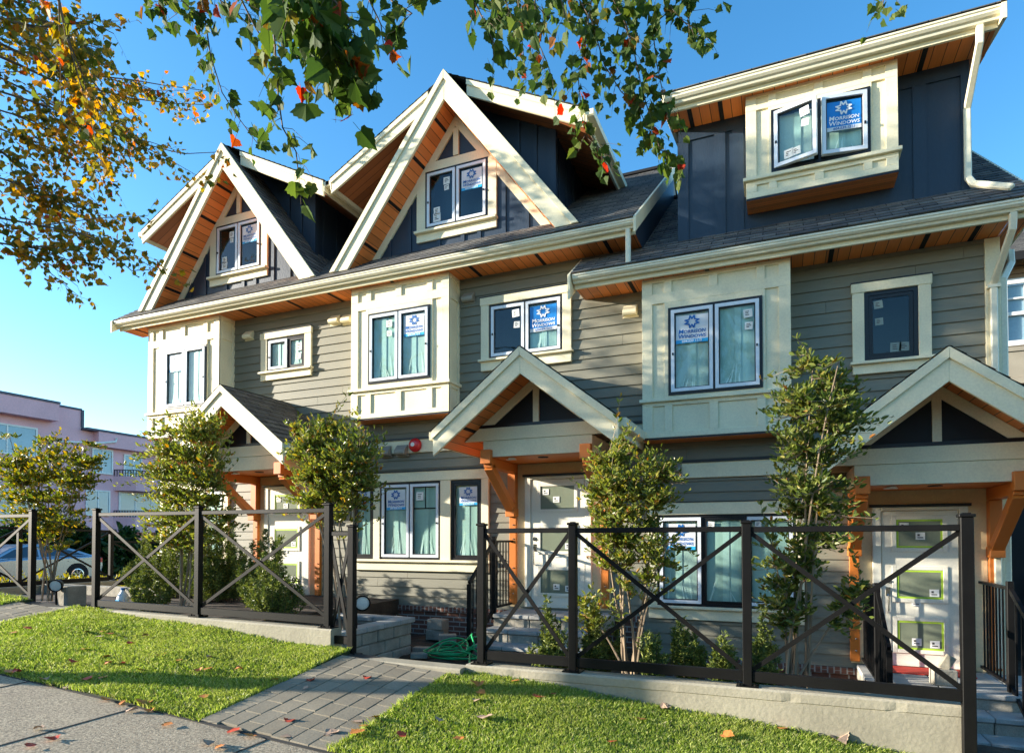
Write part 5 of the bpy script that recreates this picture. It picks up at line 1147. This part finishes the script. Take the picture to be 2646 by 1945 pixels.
blk(-4.60, -.85, -1.56, .26, .2, .14, .5, 'single grey block left of the hose, nearest the stacked pair')
blk(-4.62, -1.55, -1.57, .24, .14, .07, .2, 'flat paver lying in the dirt left of the hose loops')
blk(-4.42, -1.95, -1.57, .22, .14, .07, .5, 'flat paver in the dirt in front of the hose loops')
blk(1.60, -.98, -1.583, .22, .16, .17, .2, 'light grey block standing on the landing before the right-hand door')
mb = MB(); mb.bar((1.60, -.98, -1.41), (1.68, -.98, -1.27), .10, .05, (0, 1, 0)); tag(mb.build('cement_piece', 'concrete', bevel=.006), 'tilted pale offcut resting on the block at the right-hand door', 'offcut')
mb = MB(); mb.box(1.12, 2.02, -.50, -.06, -1.583, -1.572); tag(mb.build('door_mat', 'red_mat'), 'thin red sheet laid at the foot of the right-hand door', 'mat')
jg = thing('plastic_jug', 'clear plastic jug with blue cap behind the left fence', 'jug', (-8.85, -2.9, -1.0))
mb = MB(); mb.lathe([(.075, -1.0), (.082, -.98), (.082, -.86), (.07, -.82), (.03, -.765), (.026, -.74)], (-8.85, -2.9, 0), 'z', 16); mb.build('body', 'clear_plastic', jg, smooth=True)
mb = MB(); mb.lathe([(.03, -.742), (.03, -.712)], (-8.85, -2.9, 0), 'z', 12); mb.build('cap', 'ink_blue', jg); mb = MB(); mb.box(-8.89, -8.81, -2.985, -2.980, -.95, -.88); mb.build('label_patch', 'sticker_sky', jg)
def spot(label, base, head, aim):
    T = thing('garden_spotlight', label, 'lamp', base, 'round garden spotlights on stakes'); b = Vector(base); h = Vector(head); a = Vector(aim).normalized()
    mb = MB(); mb.tube([b, (b.x, b.y, h.z-.02), h], [.016, .016, .014], 8); mb.lathe([(.04, h.z-.10), (.04, h.z-.04)], (b.x, b.y, 0), 'z', 12); mb.build('stake', 'black_steel', T)
    def cup(prof, name, m, cap=True):
        mb = MB(); q = a.to_track_quat('Z', 'Y').to_matrix(); n = 20; base_ = len(mb.v)
        for r_, z in prof:
            for t in range(n): mb.v.append(tuple(h+q @ Vector((r_*math.cos(6.2832*t/n), r_*math.sin(6.2832*t/n), z))))
        for j in range(len(prof)-1):
            for t in range(n): mb.f.append([j*n+t, j*n+(t+1) % n, (j+1)*n+(t+1) % n, (j+1)*n+t]); mb.m.append(0); mb.uv.append(None)
        mb.f.append([(len(prof)-1)*n+t for t in range(n)]); mb.m.append(0); mb.uv.append(None); mb.build(name, m, T, smooth=False)
    cup([(.03, -.06), (.06, -.02), (.088, .05), (.094, .10), (.094, .115), (.080, .115), (.078, .10)], 'lamp_body', 'black_steel'); cup([(.078, .104), (.05, .112), (.01, .115)], 'lens', 'lens')
plain('lens', (.75, .76, .72), .12, .05, spec=.8)
spot('black round spotlight on a stake in front of the block pillar, lens tilted right', (-10.12, -3.05, -1.02), (-10.02, -3.08, -.68), (.55, -.75, -.15))
spot('silver-faced round spotlight between the narrow fence panel and the brick base', (-4.72, -2.9, -1.15), (-4.62, -2.92, -.74), (.6, -.75, -.15))
# trees and hedges over the road, behind the camera: they are what the window panes mirror
g = np.random.default_rng(90); n = 9000; x = g.uniform(-26, 32, n); cx_ = np.round(x/5.5)*5.5; hgt = 5.2+2.0*np.sin(cx_*1.7); rel = (x-cx_)/3.2
z = -2+(hgt*np.sqrt(np.maximum(.05, 1-rel**2))+2)*g.random(n)**.7; y = -25+1.6*g.normal(size=n)
V, F = leaf_quads(np.c_[x, y, z], g.normal(size=(n, 3)), .62, .7, g); kind(np_mesh('far_trees', V, F, 'maple_gold'), 'stuff')
# ground-hugging yellow plants on the side wall
g = np.random.default_rng(77); n = 2600; x = g.uniform(-14.6, -13.4, n); y = g.uniform(-4.2, 3.5, n); z = -.99+.22*g.random(n)**2*(1+.6*np.sin(y*5))-.18*(y > 0); Dd = g.normal(size=(n, 3))*.5+np.array([0, 0, .8])
V, F = leaf_quads(np.c_[x, y, z], Dd, .09, .45, g); kind(np_mesh('ground_cover', V, F, 'ivy_gold'), 'stuff', 'yellow-green ground cover along the side wall')
sheet('planting_bed', -15, -13.33, -4.5, 4, lambda x, y: -1.0-.18*(y > 0), 'soil', .5)
# ------------------------------------------------------------------ across the side street
H = thing('hedge', 'dark green clipped hedge in front of the pink apartment building', 'hedge', (-29, 9, -2)); g = np.random.default_rng(78); n = 9000
y = g.uniform(-6, 17.5, n); top = .55+.35*np.sin(y*1.1)+.2*np.sin(y*3.1)-.8*(y > 11.2); z = -2+(top+2)*g.random(n)**.6; x = -28.0+.30*g.normal(size=n)+.2*np.sin(y*2)
V, F = leaf_quads(np.c_[x, y, z], g.normal(size=(n, 3))+np.array([.6, 0, .2]), .30, .6, g); np_mesh('foliage', V, F, 'hedge_leaf', H); mb = MB(); mb.box(-29.5, -28.3, -6, 11, -2, .3); mb.box(-29.5, -28.3, 11, 17.5, -2, -.5); mb.build('inner_mass', 'soil', H)
AB = thing('apartment_building', 'pink stuccoed apartment block with balconies across the side street', 'building', (-40, 5, -2))
mb = MB(); aw = [(9.5, 13.6, 4.7, 6.55), (9.5, 13.6, .9, 2.75), (17.45, 18.25, 1.5, 3.07)]
mb.box(-52, -40, 2, 16.4, -2.2, 7.95); mb.box(-52, -40.02, 16.401, 40, -2.2, 6.75); mb.box(-39.999, -39.3, 2, 14.7, 6.95, 7.96); mb.box(-40.015, -39.5, 17.2, 40, 5.85, 6.76); mb.build('wall', 'pink_stucco', AB)
mb = MB(); mb.box(-52, -39.25, 2, 14.75, 7.97, 8.1); mb.box(-52, -39.95, 14.751, 16.45, 7.961, 8.08); mb.box(-52, -39.45, 16.46, 40, 6.77, 6.9); mb.box(-40.0, -39.9, 16.4, 16.55, 6.9, 8.0); mb.build('parapet', 'grey_trim', AB)
plain('apt_glass', (.22, .36, .44), .08, .15, .8, spec=.8)
def awin(y0, y1, z0, z1, x=-39.97, n=2):
    mb = MB(); t = .09
    mb.box(x-.03, x+.05, y0, y0+t, z0, z1); mb.box(x-.03, x+.05, y1-t, y1, z0, z1); mb.box(x-.03, x+.05, y0+t, y1-t, z0, z0+t); mb.box(x-.03, x+.05, y0+t, y1-t, z1-t, z1)
    for i in range(1, n): yy = lerp(y0, y1, i/n); mb.box(x-.03, x+.04, yy-.04, yy+.04, z0+t, z1-t)
    w = mb.build('window', 'white_plastic', AB); p = MB(); p.poly([(x+.01, y0, z0), (x+.01, y1, z0), (x+.01, y1, z1), (x+.01, y0, z1)]); p.build('pane', 'apt_glass', w)
awin(9.2, 13.9, 4.75, 6.45, n=3); awin(9.2, 13.9, 1.0, 2.8, n=3); awin(3, 7.5, 4.75, 6.45, n=3); awin(3, 7.5, 1.0, 2.8, n=3)
awin(17.1, 18.45, 4.15, 5.75); awin(16.75, 18.3, 1.45, 3.1); awin(19.2, 20.5, 4.1, 5.6, -39.98); awin(18.9, 22.4, 1.5, 3.1, -39.98, 3); awin(22.4, 24, 4.1, 5.6, -39.98)
for z0, z1 in ((3.15, 4.08), (.45, 1.42)):
    mb = MB(); mb.v = []; pl = [(-40.02, 18.55), (-38.9, 19.3), (-38.9, 26), (-40.02, 26)]
    i = len(mb.v); mb.v += [(x, y, z0) for x, y in pl]+[(x, y, z1) for x, y in pl]
    for q in ((0, 3, 2, 1), (4, 5, 6, 7), (0, 1, 5, 4), (1, 2, 6, 5), (2, 3, 7, 6)): mb.f.append([i+k for k in q]); mb.m.append(0); mb.uv.append(None)
    b = mb.build('balcony', 'pink_stucco', AB); rl = MB()
    for u in range(40):
        t = u/39; p = Vector((-40.0, 18.6, 0)).lerp(Vector((-38.95, 19.3, 0)), t*5) if t < .2 else Vector((-38.95, lerp(19.3, 26, (t-.2)/.8), 0)); rl.box(p.x-.02, p.x+.02, p.y-.02, p.y+.02, z1, z1+.42)
    rl.bar((-38.95, 19.3, z1+.42), (-38.95, 26, z1+.42), .05, .05); rl.bar((-40, 18.6, z1+.42), (-38.95, 19.3, z1+.42), .05, .05); rl.build('railing', 'balcony_iron', b)
dpm = MB(); dpm.tube([(-39.4, 18.3, 6.5), (-39.4, 18.25, 6.25), (-39.5, 17.4, 6.05), (-39.93, 15.2, 5.85), (-39.93, 15.1, 5.6), (-39.93, 15.1, -1.5)], .07, 8); dpm.build('downpipe', 'white_plastic', AB)
# parked sedan
CAR = thing('parked_car', 'silver sedan parked on the side street, seen through the left fences', 'car', (-23.85, 4, -1.6))
def car():
    g0 = -1.59; X0, X1 = -24.70, -23.0
    prof = [(1.75, .30), (1.72, .55), (1.85, .72), (2.9, .90), (3.35, .95), (5.55, .98), (6.15, 1.02), (6.36, .92), (6.40, .62), (6.34, .32), (5.9, .22), (2.2, .22)]
    secs = [(X0, .0, 1.), (X0+.06, .0, 1.), (X1-.10, 0, 1.), (X1-.02, -.02, .97), (X1, -.06, .90)]
    mb = MB(); n = len(prof)
    for x, dz, k in secs:
        for y, z in prof: mb.v.append((x, 4.05+(y-4.05)*(1 if k > .95 else .985), g0+.22+(z-.22)*k+max(dz, 0)))
    for s in range(len(secs)-1):
        for i in range(n): mb.f.append([s*n+i, s*n+(i+1) % n, (s+1)*n+(i+1) % n, (s+1)*n+i]); mb.m.append(0); mb.uv.append(None)
    mb.f.append([i for i in range(n)][::-1]); mb.f.append([(len(secs)-1)*n+i for i in range(n)]); mb.m += [0, 0]; mb.uv += [None]*2
    mb.build('body', 'car_silver', CAR, smooth=False, bevel=.03)
    cab = [(2.75, .90), (3.45, 1.28), (3.9, 1.40), (4.5, 1.42), (5.0, 1.36), (5.55, 1.20), (6.05, 1.01)]
    mb = MB(); n = len(cab)
    for x, ins in ((X0+.05, 0), (X0+.25, 1), (X1-.25, 1), (X1-.05, 0)):
        for y, z in cab: mb.v.append((x, y, g0+(z if ins else .93+(z-.93)*.0)))
    mb.v = []
    for y, z in cab:
        inset = .07+.20*max(0, (z-.93)/.49); mb.v += [(X0+inset, y, g0+z), (X1-inset, y, g0+z)]
    for i in range(n-1): mb.f.append([2*i, 2*i+2, 2*i+3, 2*i+1]); mb.m.append(0); mb.uv.append(None)
    for sgn, o in ((1, 1), (-1, 0)): mb.f.append([2*i+o for i in range(n)][::sgn]); mb.m.append(0); mb.uv.append(None)
    mb.build('cabin', 'car_silver', CAR, bevel=.03)
    for ys in (((3.05, .97), (3.55, 1.24), (3.95, 1.33), (4.25, 1.345), (4.25, .99)), ((4.33, .99), (4.33, 1.345), (4.9, 1.30), (5.4, 1.16), (5.78, 1.03))):
        w = MB(); w.poly([(X1-(.07+.20*max(0, (z-.93)/.49))+.012, y, g0+z) for y, z in ys]); w.build('side_window', 'car_window', CAR)
    w = MB(); w.poly([(X1-.30, 5.02, g0+1.37), (X0+.30, 5.02, g0+1.37), (X0+.2, 5.9, g0+1.075), (X1-.2, 5.9, g0+1.075)]); w.build('rear_window', 'car_window', CAR)
    for y in (2.70, 5.47):
        t = MB(); t.lathe([(.20, -.10), (.315, -.095), (.325, 0), (.315, .095), (.20, .10)], (X1-.08, y, g0+.325), 'x', 24); tw = t.build('wheel', 'rubber', CAR)
        rm = MB(); rm.lathe([(.22, .0), (.22, .03), (.19, .035), (.185, .01), (.05, .012)], (X1+.0, y, g0+.325), 'x', 24)
        for k in range(7): a = 6.2832*k/7; rm.bar((X1+.03, y+.04*math.cos(a), g0+.325+.04*math.sin(a)), (X1+.035, y+.20*math.cos(a), g0+.325+.20*math.sin(a)), .05, .02, (1, 0, 0))
        rm.build('rim', 'chrome', tw)
        ar = MB(); ar.lathe([(.40, -.02), (.40, .004), (.33, .004)], (X1+.0, y, g0+.34), 'x', 24); ar.build('wheel_arch', 'rubber', CAR)
    for y0, y1 in ((4.05, 4.20), (5.16, 5.32)):
        h = MB(); h.box(X1-.0, X1+.03, y0, y1, g0+.80, g0+.825); h.build('door_handle', 'car_silver', CAR)
    tl = MB(); tl.box(X1-.22, X1+.004, 6.22, 6.37, g0+.74, g0+.90); tl.build('tail_light', 'red_bell', CAR)
car()
# ------------------------------------------------------------------ neighbour at the right edge
NH = thing('neighbour_house', 'brown boarded house with white windows behind the right corner downspouts', 'house', (8, 9, -2))
mb = MB(); siding(mb, 4.0, 14, -2, 6.55, [(4.9, 6.6, 4.62, 5.95)], 9, .20, .05); mb.poly([(4, 9, -2), (4, 9, 6.5), (4, 17, 6.5), (4, 17, -2)]); mb.build('wall', 'log_siding', NH)
mb = MB(); shingles(mb, (3.6, 8.5, 6.55), (14, 8.5, 6.55), (0, 1, .5), 5); mb.box(3.6, 14, 8.46, 8.52, 6.35, 6.54); mb.build('roof', 'shingle', NH)
mb = MB(); mb.ring(4.78, 6.72, 4.50, 6.07, .12, 8.90, 8.99); mb.box(4.9, 6.6, 8.93, 8.98, 5.22, 5.30)
for X in (5.25, 5.62, 6.0): mb.box(X-.02, X+.02, 8.94, 8.98, 4.62, 5.95)
mb.box(4.9, 6.6, 8.945, 8.975, 5.60, 5.64); w = mb.build('window', 'white_plastic', NH); p = MB(); p.poly([(4.9, 9.01, 4.62), (6.6, 9.01, 4.62), (6.6, 9.01, 5.95), (4.9, 9.01, 5.95)]); p.build('pane', 'apt_glass', w)
mb = MB(); mb.box(4.78, 7, 8.88, 8.94, 3.75, 4.35); mb.box(4.75, 7, 8.85, 8.96, 4.36, 4.46); mb.box(4.75, 7, 8.85, 8.96, 3.6, 3.74); mb.build('window_box', 'tan_panel', NH)
RT = thing('rear_porch', 'shaded grey porch with a pale door behind the last railing', 'porch', (3.2, 2.6, -1.9))
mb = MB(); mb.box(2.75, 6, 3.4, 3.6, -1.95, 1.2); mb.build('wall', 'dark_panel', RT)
mb = MB(); mb.prism([(3.0, .98), (3.0, 1.28), (4.6, -.62), (4.6, -.92)], 2.2, 2.26); mb.prism_x([(2.2, .55), (3.4, .55), (3.4, .6), (2.2, .6)], 2.9, 3.1); mb.build('rake_board', 'grey_paint', RT)
mb = MB(); mb.box(3.62, 4.60, 3.30, 3.399, -1.9, -.62); f_ = mb.build('door', 'grey_paint', RT); p = MB(); p.box(3.72, 4.50, 3.27, 3.299, -1.85, -.72); p.build('door_leaf', 'sash_white', f_)
# ------------------------------------------------------------------ light, sky, camera
EL, SUN = R(14.2), Vector((1, .375, -.268)).normalized()
W = bpy.data.worlds.new('World'); S.world = W; W.use_nodes = True; nt = W.node_tree
sky = nt.nodes.new('ShaderNodeTexSky'); sky.sky_type = 'NISHITA'; sky.sun_disc = False; sky.sun_elevation = EL; sky.sun_rotation = math.atan2(-1, -.375)
sky.air_density = 1.0; sky.dust_density = .35; sky.ozone_density = 2.2; sky.altitude = 50
bg = nt.nodes['Background']; bg.inputs[1].default_value = .14; hs = nt.nodes.new('ShaderNodeHueSaturation'); hs.inputs['Saturation'].default_value = 1.29; hs.inputs['Hue'].default_value = .497; hs.inputs['Value'].default_value = 1.0; nt.links.new(sky.outputs[0], hs.inputs['Color']); nt.links.new(hs.outputs[0], bg.inputs[0])
sl = bpy.data.lights.new('sun', 'SUN'); sl.energy = 5.0; sl.angle = R(.5); sl.color = (1, .92, .79); so = bpy.data.objects.new('sun', sl); COL.objects.link(so); so.rotation_euler = SUN.to_track_quat('-Z', 'Y').to_euler()
cam = bpy.data.cameras.new('camera'); co = bpy.data.objects.new('camera', cam); COL.objects.link(co); S.camera = co
fw = Vector((-.3918, .9198, .0204)).normalized(); rt = Vector((.92, .3919, 0)).normalized(); up = rt.cross(fw)
M = Matrix((rt, up, -fw)).transposed().to_4x4(); M.translation = (0, -9.2, 0); co.matrix_world = M
cam.sensor_width = 36; cam.lens = 36*1638.9/2646; cam.shift_y = (1358.36-972.5)/2646; cam.clip_end = 3000; cam.clip_start = .05
S.view_settings.view_transform = 'Standard'; S.view_settings.look = 'None'; S.view_settings.exposure = 1.5; S.view_settings.gamma = 1
S.cycles.max_bounces = 6; S.cycles.transparent_max_bounces = 8; S.cycles.use_denoising = True
